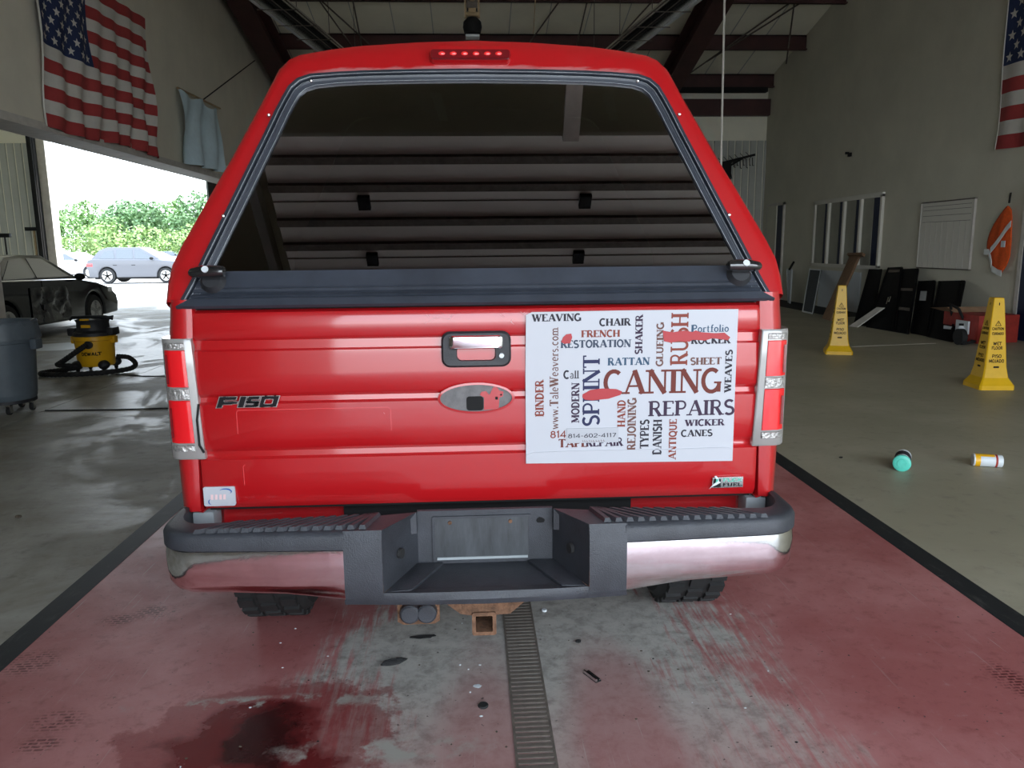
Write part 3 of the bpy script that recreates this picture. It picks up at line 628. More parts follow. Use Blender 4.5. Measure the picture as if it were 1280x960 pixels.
t=tag(MB().tube([(.25,.2,.02),(.2,-.1,.25),(.0,-.2,.5),(.05,.1,.55),(.3,.3,.1),(.1,-.5,.03),(-.2,-.7,.03)],.022,7).build('black_hose','rubber'),'black hose looped over the wide black panel','hose',(7.45,11.6,0))
t=tag(MB().lathe([(.05,-.04),(.12,-.04),(.12,.04),(.05,.04)],(0,0,.12),16,'x').build('small_wheel','rubber'),'small black wheel lying by the wide black panel','wheel',(7.25,11.0,0))
# hi-vis vest
t=thing('safety_vest','orange safety vest with reflective tape hanging on the right wall','vest',(XR-.02,12.05,2.2))
out_=[(11.906,2.171),(11.80,2.10),(11.735,1.85),(11.725,1.53),(11.70,1.223),(11.78,1.08),(11.887,.931),(12.013,.888),(12.13,1.0),(12.223,1.125),(12.33,1.26),(12.384,1.407),(12.40,1.50),(12.363,1.665),(12.24,1.83),(12.135,1.961),(12.0,2.10)]
cy,cz=12.02,1.52; rings=[]
for s__ in (1,.8,.55,.3,.05):
    ring=[]
    for i,(y,z) in enumerate(out_):
        yy=cy+(y-cy)*s__; zz=cz+(z-cz)*s__
        ring.append((-.03-.045*(1-s__)**.5-.014*math.sin(yy*30+zz*7),yy-12.05,zz-2.2))
    rings.append(ring)
MB().loft(rings,True,True).build('cloth','orange',t,smooth=True,subsurf=1,solid=.006)
def vs(pts,nm='reflective_tape'):
    m=MB()
    for i in range(len(pts)-1):
        (a,b_),(c_,d_)=pts[i],pts[i+1]
        m.hexa([(-.100,a-12.05,b_-.045-2.2),(-.100,c_-12.05,d_-.045-2.2),(-.090,c_-12.05,d_-.045-2.2),(-.090,a-12.05,b_-.045-2.2),(-.100,a-12.05,b_+.045-2.2),(-.100,c_-12.05,d_+.045-2.2),(-.090,c_-12.05,d_+.045-2.2),(-.090,a-12.05,b_+.045-2.2)])
    m.build(nm,'reflect',t)
vs([(11.745,1.78),(11.84,1.70),(11.97,1.55),(12.08,1.44),(12.16,1.37)]); vs([(12.20,1.345),(12.31,1.345)]); vs([(12.19,1.33),(12.14,1.24),(12.10,1.14)]); vs([(12.08,1.08),(11.95,1.03),(11.85,1.01)])
MB().box(-.10,-.09,-.22,-.13,-.78,-.68).build('badge','whitepaint',t); MB().bar((-.03,-.13,-.10),(-.02,-.13,.06),.02).build('hook','dark',t)
# ================================================================ flags
def flag(name,lab,y0,y1,z0,z1,X,face,flip,phase):
    """hangs in the plane x=X ; union at y0 side when flip False"""
    t=thing(name,lab,'flag',(X,(y0+y1)/2,z1)); yc=(y0+y1)/2
    NU,NV=56,39
    def pt(u,v,o=0):
        y=y0+(y1-y0)*(1-u if flip else u); z=z1-(z1-z0)*v
        amp=.012+.05*v*(.35+.65*u)
        off=.07+amp*math.sin(u*42+v*5+phase)+amp*.6*math.sin(u*19-v*9)+o
        zz=z-(.05*math.sin(u*PI)*(1-v))-.03*v*math.sin(u*7)
        return (face*off,y-yc,zz-z1)
    grid=[[pt(i/NU,j/NV) for i in range(NU+1)] for j in range(NV+1)]
    def panel(nm,m_,i0,i1,j0,j1):
        m=MB()
        for j in range(j0,j1):
            for i in range(i0,i1): m.quad(grid[j][i],grid[j][i+1],grid[j+1][i+1],grid[j+1][i])
        m.build(nm,m_,t,smooth=True)
    ci=22
    for k in range(13):
        panel('stripe','flagred' if k%2==0 else 'flagwhite',ci if k<7 else 0,NU,k*3,k*3+3)
    panel('canton','flagblue',0,ci,0,21)
    st=None
    for r in range(9):
        for c_ in range(6 if r%2==0 else 5):
            u=(c_+.5+(0 if r%2==0 else .5))/6*(ci/NU)*.98; v=(r+.6)/9.3*(21/NV)
            ru=.019; rv=.019*(y1-y0)/(z1-z0)
            pts=[pt(u,v,.012)]+[pt(u+ru*(1 if q%2==0 else .42)*math.sin(q*PI/5),v-rv*(1 if q%2==0 else .42)*math.cos(q*PI/5),.012) for q in range(10)]
            MB().add(pts,[(0,1+q,1+(q+1)%10) for q in range(10)]).build('star','flagwhite',t)
    MB().tube([pt(0,j/10,.0) for j in range(11)],.012,5).build('hoist_cord','flagwhite',t)
    return t
flag('american_flag','large faded striped flag with stars hanging on the left wall over the doorway',9.74,12.93,2.965,5.03,XB,1,False,0)
flag('american_flag','large striped flag with stars on the right wall at the edge of the frame',7.9,12.36,2.96,5.7,XR,-1,True,1.3)
t=thing('blue_banner','plain pale blue banner hanging from a rod on the left wall','banner',(XB,15.09,4.215))
NU,NV=26,18; m=MB(); 
def bp(u,v):
    y=-1.095+2.19*u; z=.0-1.22*v-(.08*math.sin(u*2*PI)**2)*(1-v); a=.03+.06*v
    return (.10+a*math.sin(u*17+v*3)+.03*math.sin(v*6+u*5),y+.05*v*math.sin(u*3),z+.04*u)
for j in range(NV):
    for i in range(NU): m.quad(bp(i/NU,j/NV),bp((i+1)/NU,j/NV),bp((i+1)/NU,(j+1)/NV),bp(i/NU,(j+1)/NV))
m.build('cloth','blueflag',t,smooth=True)
MB().tube([(.1,-1.14,0),(.1,1.14,.05)],.018,6).build('rod','wood',t)
MB().tube([(.1,.13,.03),(.2,3.62,1.51)],.012,5).build('stay_wire','dark',t)

# ================================================================ raised overhead door above the camera
t=thing('overhead_door','raised sectional overhead door with ribbed panels above the front doorway','door',(1.2,0,3.85))
M['doorpan']=mat('door_panel_paint',(.75,.72,.66,1),.5,var=.05,vscale=3)
for i in range(6):
    y0=1.42-(i+1)*.49
    MB().box(-2.5,2.5,y0+.004,y0+.486,0,.045).build('door_section','doorpan',t)
    for yr in (y0+.12,y0+.33): MB().box(-2.5,2.5,yr-.028,yr+.028,-.03,0).build('rib','grate',t)
    MB().box(-2.5,2.5,y0-.004,y0+.004,-.004,.0).build('joint_strip','grate',t)
    for x in (-1.9,-.42,1.02,2.2): MB().box(x-.04,x+.04,y0-.05,y0+.05,-.035,-.0).build('hinge','dark',t)
for x in (-2.6,2.6): MB().box(x-.03,x+.03,-2.2,2.3,-.06,.06).build('track','steelbright',t); MB().box(x-.03,x+.03,-2.25,-2.15,-3.85,.0).build('track','steelbright',t)
for x in (-.56,1.10): MB().bar((x,1.40,-.02),(x,2.3,.12),.10,.05).build('support_arm','trimw',t)

# ================================================================ TRUCK
T=thing('pickup_truck','red pickup truck with a matching canopy, seen squarely from behind','truck',(.03,2.4,0))
XZ=lambda y:(lambda u,v:(u,y,v))
fXZ=lambda u,v,w_:(u,w_,v)      # prism in xz, depth y
fYZ=lambda u,v,w_:(w_,u,v)
def arch(cy,r,z0,n=10): # arch points going forward (increasing y) at bottom
    return [(cy-r*math.cos(PI*i/n),z0+ max(0,math.sin(PI*i/n))*r) for i in range(n+1)]
# body (bed box + cab + nose) as one side profile
zb=.50
prof=[(.14,.70),(.15,.62),(.17,.57)]+[(.66-.47*math.cos(PI*i/10),.42+.47*math.sin(PI*i/10)) for i in range(1,10)][0:]+[(1.34,zb),(3.9,zb)]+[(4.50-.47*math.cos(PI*i/10),.42+.47*math.sin(PI*i/10)) for i in range(1,10)]+[(5.0,zb),(5.55,.50),(5.62,.8),(5.55,1.05),(5.3,1.15),(4.1,1.22),(3.9,1.27),(1.95,1.31),(.14,1.335)]
MB().prism(prof,fYZ,-.955,.955).build('body','red',T,bevel=.03)
for s in (-1,1):
    # rear pillar: rounded corner, fender side
    plan=[(.896,.03),(.900,.008),(.925,.0),(.952,.008),(.972,.03),(.984,.07),(.986,.2),(.982,.5),(.975,1.2),(.972,1.85)]
    zs=[(.676,-.0),(.69,.0),(.9,.004),(1.1,.003),(1.25,-.004),(1.30,-.010),(1.352,-.014)]
    rings=[[(s*(x+o*(1 if x>.93 else .2) + (-.012*(z-1.0)/.35 if x<.93 else 0)),y+ (0 if y>.1 else .0),z) for x,y in plan] for z,o in zs]
    m=MB(); m.loft(rings,False); m.build('bed_side','red',T,smooth=True,solid=0)
    MB().prism([(.90,.0),(.955,.03),(.975,.08),(.975,.4),(.90,.4)],lambda u,v,w_:(s*u,v,w_),.672,.677).build('bed_side_bottom','red',T)
# cab greenhouse
MB().hexa([(-.93,1.98,1.27),(.93,1.98,1.27),(.92,4.25,1.22),(-.92,4.25,1.22),(-.74,2.15,1.86),(.74,2.15,1.86),(.72,3.45,1.86),(-.72,3.45,1.86)]).build('cab_roof','red',T,bevel=.05,seg=3)
MB().hexa([(-.78,1.955,1.36),(.78,1.955,1.36),(.78,1.99,1.36),(-.78,1.99,1.36),(-.66,2.085,1.78),(.66,2.085,1.78),(.66,2.12,1.78),(-.66,2.12,1.78)]).build('cab_rear_window','carglass',T)
MB().hexa([(-.80,4.2,1.25),(.80,4.2,1.25),(.80,4.27,1.25),(-.80,4.27,1.25),(-.66,3.5,1.82),(.66,3.5,1.82),(.66,3.57,1.82),(-.66,3.57,1.82)]).build('windshield','carglass',T)
for s in (-1,1):
    for a,b_ in ((2.15,2.95),(3.02,3.95)):
        MB().hexa([(s*.935,a,1.31),(s*.935,b_,1.29),(s*.92,b_,1.29),(s*.92,a,1.31),(s*.775,a+.05,1.78),(s*.775,min(b_,3.5),1.78),(s*.755,min(b_,3.5),1.78),(s*.755,a+.05,1.78)]).build('side_window','carglass',T)
    MB().box(min(s*1.0,s*1.22),max(s*1.0,s*1.22),3.75,3.87,1.22,1.42).bar((s*.93,3.85,1.25),(s*1.05,3.82,1.3),.05).build('mirror','blackpl',T,bevel=.02)
# wheels
def wheel_mb(cx,cy,r,wd,out):
    a=MB(); prof=[(r*.62,-wd/2),(r*.9,-wd/2),(r,-wd/2+.035),(r,wd/2-.035),(r*.9,wd/2),(r*.62,wd/2)]
    a.lathe(prof,(cx,cy,r),28,'x')
    n=30
    for k in range(n):
        an=2*PI*k/n
        for j,sx_ in enumerate((-.30,0,.30)):
            a2=an+(j%2)*PI/n; c=Vector((cx+sx_*wd,cy+math.cos(a2)*r,r+math.sin(a2)*r)); tdir=Vector((0,-math.sin(a2),math.cos(a2)))
            a.bar(c-tdir*.026,c+tdir*.026,wd*.22,.02,(0,math.cos(a2),math.sin(a2)))
    return a
for s in (-1,1):
    for cy in (.74,4.50):
        w_=wheel_mb(s*.84,cy,.385,.27,s).build('tyre','tyre',T,smooth=True)
        MB().lathe([(.02,.14*s),(.10,.14*s),(.12,.10*s),(.22,.09*s),(.235,.13*s),(.24,.10*s),(.24,-.1*s)],(s*.84,cy,.385),24,'x').build('rim','steelbright',T,smooth=True)
MB().tube([(-.75,.74,.385),(.75,.74,.385)],.05,10).ellipsoid((0,.66,.38),(.17,.2,.17)).build('rear_axle','dark',T,smooth=True)
MB().box(-.55,-.42,.02,5.2,.42,.56).box(.42,.55,.02,5.2,.42,.56).box(-.5,.5,.1,.2,.44,.55).build('chassis_rail','dark',T)
MB().ellipsoid((0,.30,.56),(.36,.12,.10)).build('spare_tyre','rubber',T,smooth=True)
MB().box(-.89,.89,.035,.06,.67,1.33).build('bed_shadow_gap','dark',T)
# tailgate
tp=[(1.318,.030),(1.310,.010),(1.295,.002),(1.236,.000),(1.230,.004),(1.224,.010),(1.197,.008),(1.191,.000),(1.120,-.004),(1.060,-.003),(1.053,.003),(1.046,.010),(1.031,.008),(1.024,-.003),(.95,-.004),(.884,.000),(.877,.006),(.870,.011),(.853,.009),(.845,.000),(.76,.003),(.70,.009),(.682,.018),(.676,.034)]
def tgw(z): return .889+(1.318-z)*.020
rings=[]
XS=[-1,-.985,-.7,-.35,0,.35,.7,.985,1]
tgr=MB(); rows=[[(x*tgw(z),y+(.008 if abs(x)==1 else 0),z) for x in XS] for z,y in tp]
tgr.loft(rows,False); tgr.add([(-tgw(1.318),.03,1.318),(tgw(1.318),.03,1.318),(tgw(.676),.034,.676),(-tgw(.676),.034,.676)],[(0,1,2,3)])
TG=tgr.build('tailgate','red',T,smooth=True)
def rrect(x0,x1,z0,z1,r,n=5):
    p=[]
    for cx,cz,a in ((x1-r,z1-r,0),(x0+r,z1-r,90),(x0+r,z0+r,180),(x1-r,z0+r,270)): p+=arc(cx,cz,r,r,a,a+90,n)
    return p
def ring_loft(mb,shapes): # shapes: [(pts2d,y)]
    mb.loft([[(u,y,v) for u,v in pts] for pts,y in shapes],True)
    return mb
# handle
hz=MB(); ring_loft(hz,[(rrect(-.127,.091,1.130,1.243,.028),.004),(rrect(-.127,.091,1.130,1.243,.028),-.010),(rrect(-.121,.085,1.136,1.237,.024),-.016),(rrect(-.080,.043,1.150,1.200,.016),-.014),(rrect(-.074,.037,1.155,1.196,.013),.02)])
H=hz.build('handle_bezel','blackpl',TG,smooth=True)
MB().box(-.08,.043,.018,.022,1.15,1.2).build('handle_recess','blackpl',TG)
hl=MB(); ring_loft(hl,[(rrect(-.103,.066,1.189,1.231,.010),-.012),(rrect(-.101,.064,1.189,1.231,.010),-.026),(rrect(-.092,.055,1.193,1.227,.008),-.032)]); n0=len(hl.v); k=24
hl.f.append(tuple(range(n0-24,n0))); hl.mi.append(0)
hl.build('handle_lever','chrome',TG,smooth=True)
MB().lathe([(.002,-.022),(.0075,-.022),(.0085,-.014)],(.061,0,1.166),16,'y').build('handle_lock','whitepaint',TG)
# missing emblem recess
el=[(-.021+.122*math.cos(2*PI*k/40),1.030+.050*math.sin(2*PI*k/40)) for k in range(40)]
el2=[(-.021+.114*math.cos(2*PI*k/40),1.030+.043*math.sin(2*PI*k/40)) for k in range(40)]
ring_loft(MB(),[(el,.002),(el,-.009),(el2,-.010),(el2,-.004)]).build('emblem_rim','red',TG,smooth=True)
m=MB(); m.add([(u,-.0055,v) for u,v in el2],[tuple(range(40))]); M['primer']=mat('bare_grey_primer',(.13,.125,.125,1),.6,var=.25,vscale=40); m.build('emblem_recess','primer',TG)
MB().add([(u,-.0075,v) for u,v in rrect(-.052,.002,.990,1.036,.01)],[tuple(range(24))]).build('emblem_hole','dark',TG)
bl=[(.003,.991),(.004,1.031),(-.009,1.040),(-.004,1.05),(.011,1.052),(.021,1.039),(.034,1.065),(.045,1.065),(.053,1.053),(.066,1.049),(.064,1.034),(.053,1.03),(.05,.994)]
MB().add([(u,-.0070,v) for u,v in bl],[tuple(range(len(bl)))]).build('paint_patch','red',TG)
MB().box(.040,.048,-.0082,-.0078,1.024,1.033).box(.056,.061,-.0082,-.0078,1.037,1.042).build('pin_hole','dark',TG)
# F-150 badge
def poly(mb,pts,y0,y1): return mb.prism(pts,fXZ,y0,y1)
def para(x0,x1,z0,z1,sh=.36,zr0=1.017): return [(x0+sh*(z0-zr0),z0),(x1+sh*(z0-zr0),z0),(x1+sh*(z1-zr0),z1),(x0+sh*(z1-zr0),z1)]
def glyph_boxes(e):
    S=[]
    z0,z1=1.016-e*.5,1.049+e*.5
    def B(a,b_,c_,d_): S.append(para(a-e,b_+e,c_-e*.6,d_+e*.6))
    B(-.830,-.816,1.016,1.049); B(-.816,-.779,1.0405,1.049); B(-.816,-.788,1.026,1.0335)      # F
    B(-.788,-.772,1.028,1.033)                                                               # -
    B(-.765,-.749,1.016,1.049)                                                               # 1
    B(-.741,-.708,1.041,1.049); B(-.741,-.731,1.031,1.041); B(-.741,-.708,1.0275,1.0345); B(-.718,-.708,1.020,1.031); B(-.743,-.708,1.016,1.0225)   # 5
    B(-.700,-.689,1.016,1.049); B(-.661,-.648,1.016,1.049); B(-.689,-.661,1.041,1.049); B(-.689,-.661,1.016,1.0235) # 0
    return S
m=MB(); [poly(m,p,-.0062,-.002) for p in glyph_boxes(.0034)]; bd=m.build('model_badge','steelbright',TG)
m=MB(); [poly(m,p,-.0082,-.0064) for p in glyph_boxes(0)]; m.build('badge_lettering','ink',TG)
# flex fuel badge
M['badgegreen']=mat('badge_green',(.10,.45,.33,1),.3)
poly(MB(),[(.750,.716),(.752,.746),(.790,.747),(.854,.747),(.854,.712),(.790,.711),(.752,.711)],.0,-.004+.0).build('fuel_badge','steelbright',TG)
poly(MB(),[(.754,.714),(.756,.741),(.778,.741),(.779,.714)],-.0065,-.004).build('badge_tile','ink',TG)
m=MB(); lf=[(.740,.709),(.748,.716),(.762,.722),(.778,.731),(.772,.735),(.770,.745),(.762,.753),(.756,.752),(.762,.742),(.764,.733),(.752,.724)]; poly(m,lf,-.009,-.0066).build('badge_road','whitepaint',TG)
poly(MB(),[(.760,.730),(.768,.736),(.769,.744),(.762,.742)],-.0105,-.0092).build('badge_leaf','badgegreen',TG)
word_mb('FLEX',.786,.7315,.850,.7435,lambda u,v:(u,-.0046,v),serif=False,bold=1.4).build('badge_word','badgegreen',TG)
word_mb('FUEL',.786,.7155,.850,.7275,lambda u,v:(u,-.0046,v),serif=False,bold=1.4).build('badge_word','ink',TG)
# small dealer sticker
poly(MB(),rrect(-.895,-.796,.694,.758,.006),-.0008+.006,.0042-.006).build('sticker','white',TG)
M['blueink']=mat('blue_ink',(.02,.09,.35,1),.5); M['faded']=mat('faded_pink_ink',(.75,.52,.52,1),.5)
def curve_strip(pts,wd,y): 
    m=MB()
    for i in range(len(pts)-1):
        a=Vector(pts[i]);b_=Vector(pts[i+1]);d=(b_-a).normalized();k0=wd*math.sin(PI*(i+.3)/(len(pts)-.4));k1=wd*math.sin(PI*(i+1.3)/(len(pts)-.4)) if i<len(pts)-2 else .0003
        n_=Vector((-d.y,d.x)); q=[a-n_*k0,b_-n_*k1,b_+n_*k1,a+n_*k0]; m.add([(p.x,y,p.y) for p in q],[(0,1,2,3)])
    return m
curve_strip(arc(-.826,.742,.020,.009,150,-40,8),.0022,-.0035).build('sticker_arc','blueink',TG)
curve_strip(arc(-.868,.709,.012,.010,120,250,8),.0018,-.0035).build('sticker_arc','blueink',TG)
word_mb('CARS',-.873,.716,-.828,.733,lambda u,v:(u,-.0030,v),serif=False,bold=1.2) # (faint print, not legible in the photograph: left out)
m=MB(); [m.add([(a,-.0032,.716),(a+.008,-.0032,.716),(a+.009,-.0032,.733),(a+.001,-.0032,.733)],[(0,1,2,3)]) for a in (-.873,-.860,-.846,-.834)]; m.build('faded_print','faded',TG)
# pale scratches near the top edge
M['scratch']=mat('scratched_paint',(.62,.30,.30,1),.6)
for pts in ([(-.175,1.268),(-.150,1.283),(-.135,1.287),(-.098,1.281),(-.088,1.295)],[(-.170,1.296),(-.163,1.288)],[(.102,1.262),(.092,1.270),(.098,1.277)],[(.122,1.302),(.130,1.294),(.136,1.300)],[(.060,1.293),(.072,1.285)],[(-.31,.985),(-.315,.99)]):
    curve_strip(pts,.0013,-.0004 if pts[0][1]>1.2 else -.006).build('scratch','scratch',TG)
# faint adhesive outlines left by removed lettering
M['ghost']=mat('adhesive_outline',(.60,.055,.06,1),.25,coat=.8)
for pts in ([(-.772,.93),(-.772,1.000),(-.766,1.006),(-.30,1.006),(-.292,.999),(-.292,.93)],[(-.765,.76),(-.765,.822),(-.757,.829),(-.40,.829)]):
    m=MB()
    for i in range(len(pts)-1):
        a=pts[i];b_=pts[i+1]; m.bar((a[0],-.0042 if a[1]>.9 else .0012,a[1]),(b_[0],-.0042 if a[1]>.9 else .0012,b_[1]),.0022,.0012,(0,1,0))
    m.build('adhesive_outline','ghost',TG)
# ---- vinyl sign
sh=[(.136,.812),(.813,.804),(.812,1.052),(.812,1.300),(.474,1.301),(.158,1.300),(.139,1.291),(.136,1.098)]
SY=-.0105
m=MB(); m.prism(sh,fXZ,SY,SY+.002); SG=m.build('vinyl_sign','white',T)
poly(MB(),[(.137,.842),(.160,.849),(.340,.852),(.60,.849),(.79,.851),(.811,.846),(.811,.844),(.79,.8485),(.60,.8465),(.34,.8495),(.16,.846),(.137,.838)],SY-.003,SY).build('sheet_fold','white',SG)
inks={'purple':(.075,.045,.085,1),'brown':(.23,.055,.042,1),'rbrown':(.35,.085,.06,1),'navy2':(.045,.05,.13,1),'bluegrey':(.09,.115,.17,1),'blue':(.07,.14,.23,1),'dk':(.055,.05,.065,1),'tan':(.24,.12,.10,1)}
for k,v in inks.items(): M['ink_'+k]=mat('ink_'+k,tuple(c*.6 for c in v[:3])+(1,),.6,spec=.2)
words=[('WEAVING',.158,1.269,.312,1.295,0,'dk'),('CHAIR',.370,1.252,.469,1.278,0,'dk'),('FRENCH',.313,1.217,.435,1.242,0,'rbrown'),('RESTORATION',.248,1.184,.471,1.211,0,'bluegrey'),('SHAKER',.483,1.162,.509,1.287,1,'purple'),('RUSH',.596,1.125,.656,1.290,1,'rbrown'),('GLUEING',.551,1.122,.576,1.262,1,'tan'),('Portfolio',.663,1.228,.784,1.253,0,'blue'),('ROCKER',.664,1.190,.790,1.216,0,'dk'),('WEAVES',.775,1.033,.800,1.171,1,'dk'),('SHEET',.663,1.123,.764,1.149,0,'tan'),('RATTAN',.398,1.126,.532,1.153,0,'blue'),('SPLINT',.316,.931,.375,1.162,1,'navy2'),('CANING',.385,1.030,.766,1.115,0,'brown'),('REPAIRS',.532,.957,.813,1.011,0,'purple'),('Call',.257,1.086,.306,1.115,0,'dk'),('BINDER',.165,.967,.195,1.085,1,'rbrown'),('www.TaleWeavers.com',.212,.924,.241,1.250,1,'tan'),('MODERN',.281,.944,.309,1.074,1,'purple'),('HAND',.429,.927,.458,1.015,1,'rbrown'),('REJOINING',.462,.849,.493,1.021,1,'tan'),('TYPES',.504,.853,.536,.949,1,'dk'),('DANISH',.546,.832,.578,.948,1,'dk'),('ANTIQUE',.599,.814,.629,.949,1,'rbrown'),('WICKER',.652,.923,.781,.947,0,'purple'),('CANES',.640,.888,.743,.913,0,'dk'),('814',.214,.894,.266,.921,0,'rbrown'),('TAPE',.241,.862,.335,.892,0,'brown'),('REPAIR',.330,.862,.450,.892,0,'purple')]
for wd,a,b_,c_,d_,vert,ink in words:
    word_mb(wd,a,b_,c_,d_,lambda u,v:(u,SY-.0006,v),bool(vert),bold=1.0 if (wd in ('CANING','REPAIRS','SPLINT','RUSH')) else 1.3).build('printed_word','ink_'+ink,SG)
poly(MB(),[(.267,.877),(.435,.877),(.435,.925),(.267,.925)],SY-.003,SY-.0010).build('phone_label',mat('label_paper',(.40,.41,.44,1),.5),SG)
word_mb('814-602-4117',.271,.894,.427,.909,lambda u,v:(u,SY-.0035,v),serif=False,bold=1.05).build('printed_number','ink_dk',SG)
random.seed(3); m=MB(); x=.318
while x<.388:
    wd=random.uniform(.003,.006); z0=.8795+random.uniform(0,.002); m.add([(x,SY-.0035,z0),(x+wd,SY-.0035,z0),(x+wd,SY-.0035,z0+.0016),(x,SY-.0035,z0+.0016)],[(0,1,2,3)]); m.add([(x,SY-.0035,z0),(x+.0012,SY-.0035,z0),(x+.0012,SY-.0035,z0+.006),(x,SY-.0035,z0+.006)],[(0,1,2,3)]); x+=wd+.003
m.build('small_print','ink_tan',SG)
M['patch']=mat('red_patch_paint',(.36,.012,.018,1),.5,coat=.1)
for P_ in ([(.317,1.026),(.318,1.036),(.343,1.05),(.381,1.054),(.426,1.051),(.445,1.043),(.44,1.032),(.401,1.02),(.349,1.016),(.325,1.019)],[(.571,1.236),(.603,1.23),(.641,1.235),(.667,1.23),(.677,1.235),(.693,1.229),(.738,1.225),(.77,1.226),(.789,1.211),(.781,1.202),(.732,1.209),(.707,1.202),(.668,1.205),(.658,1.199),(.623,1.202),(.597,1.197),(.576,1.202)],[(.255,1.22),(.265,1.229),(.281,1.231),(.284,1.219),(.278,1.201),(.26,1.199),(.249,1.205)]):
    poly(MB(),P_,SY-.0022,SY-.0010).build('torn_patch','patch',SG)
# ---- tail lights
for s in (-1,1):
    def X(a,b_): return (min(s*a,s*b_),max(s*a,s*b_))
    m=MB()
    # housing: wraps the corner
    zs=[.852,.860,.95,1.04,1.14,1.225,1.234]; rr=[]
    for z in zs:
        inn=.892-.016*(1-(z-.85)/.385) ; pl=[(inn,.03),(inn,-.010),(inn+.006,-.014),(.955,-.012),(.982,.004),(.996,.035),(1.000,.09),(.999,.22)]
        e=-.004 if z in (.852,1.234) else 0
        rr.append([(s*(x),y-e,z) for x,y in pl])
    m.loft(rr,False,False); m.add([p for p in rr[0]],[tuple(range(8))]); m.add([p for p in rr[-1]],[tuple(range(8))])
    L=m.build('tail_light','housing',T,smooth=True)
    def lens(z0,z1,m_,nm,a=.912,b_=.975,y=-.0175):
        q=MB(); pl=[(a,-.012),(a,y),(a+.004,y-.002),(.955,y+.001),(b_,y+.013),(b_+.014,y+.038),(b_+.018,.06)]
        r2=[[(s*(x-.010*(1-(z-.85)/.385) if x<.94 else s*0+x),yy,z) if True else None for x,yy in pl] for z in (z0,z0+.002,z1-.002,z1)]
        r2=[[(s*(x-(.010*(1-(z-.85)/.385) if x<.94 else 0)),yy+(.004 if i in (0,3) else 0),z) for x,yy in pl] for i,z in enumerate((z0,z0+.002,z1-.002,z1))]
        q.loft(r2,False); q.build(nm,m_,L,smooth=True)
    lens(1.203,1.222,'clearlens','clear_strip'); lens(1.083,1.199,'lampred','red_lens'); lens(1.045,1.080,'clearlens','reverse_lens'); lens(.905,1.042,'lampred','red_lens'); lens(.878,.900,'clearlens','clear_strip')
    MB().box(*X(.965,.972),-.0165,-.0155,1.095,1.185).build('lens_divider','lampdark',L); MB().box(*X(.965,.972),-.0165,-.0155,.925,1.02).build('lens_divider','lampdark',L)
MB().tube([(-.882,-.015,1.03),(-.889,-.02,.98),(-.888,-.02,.90),(-.877,-.016,.875)],.0035,6).build('loose_cable','dark',T)
# ---- light grey pads, valance below the tailgate
for s in (-1,1):
    MB().box(min(s*.875,s*.945),max(s*.875,s*.945),.02,.10,.60,.668).build('corner_bracket','greypl',T,bevel=.01)
for a,b_ in ((-.87,-.47),(.50,.87)): MB().box(a,b_,.10,.12,.56,.70).build('lower_valance','red',T)
MB().box(-.47,.50,.085,.095,.56,.74).build('rear_shadow_panel','dark',T)
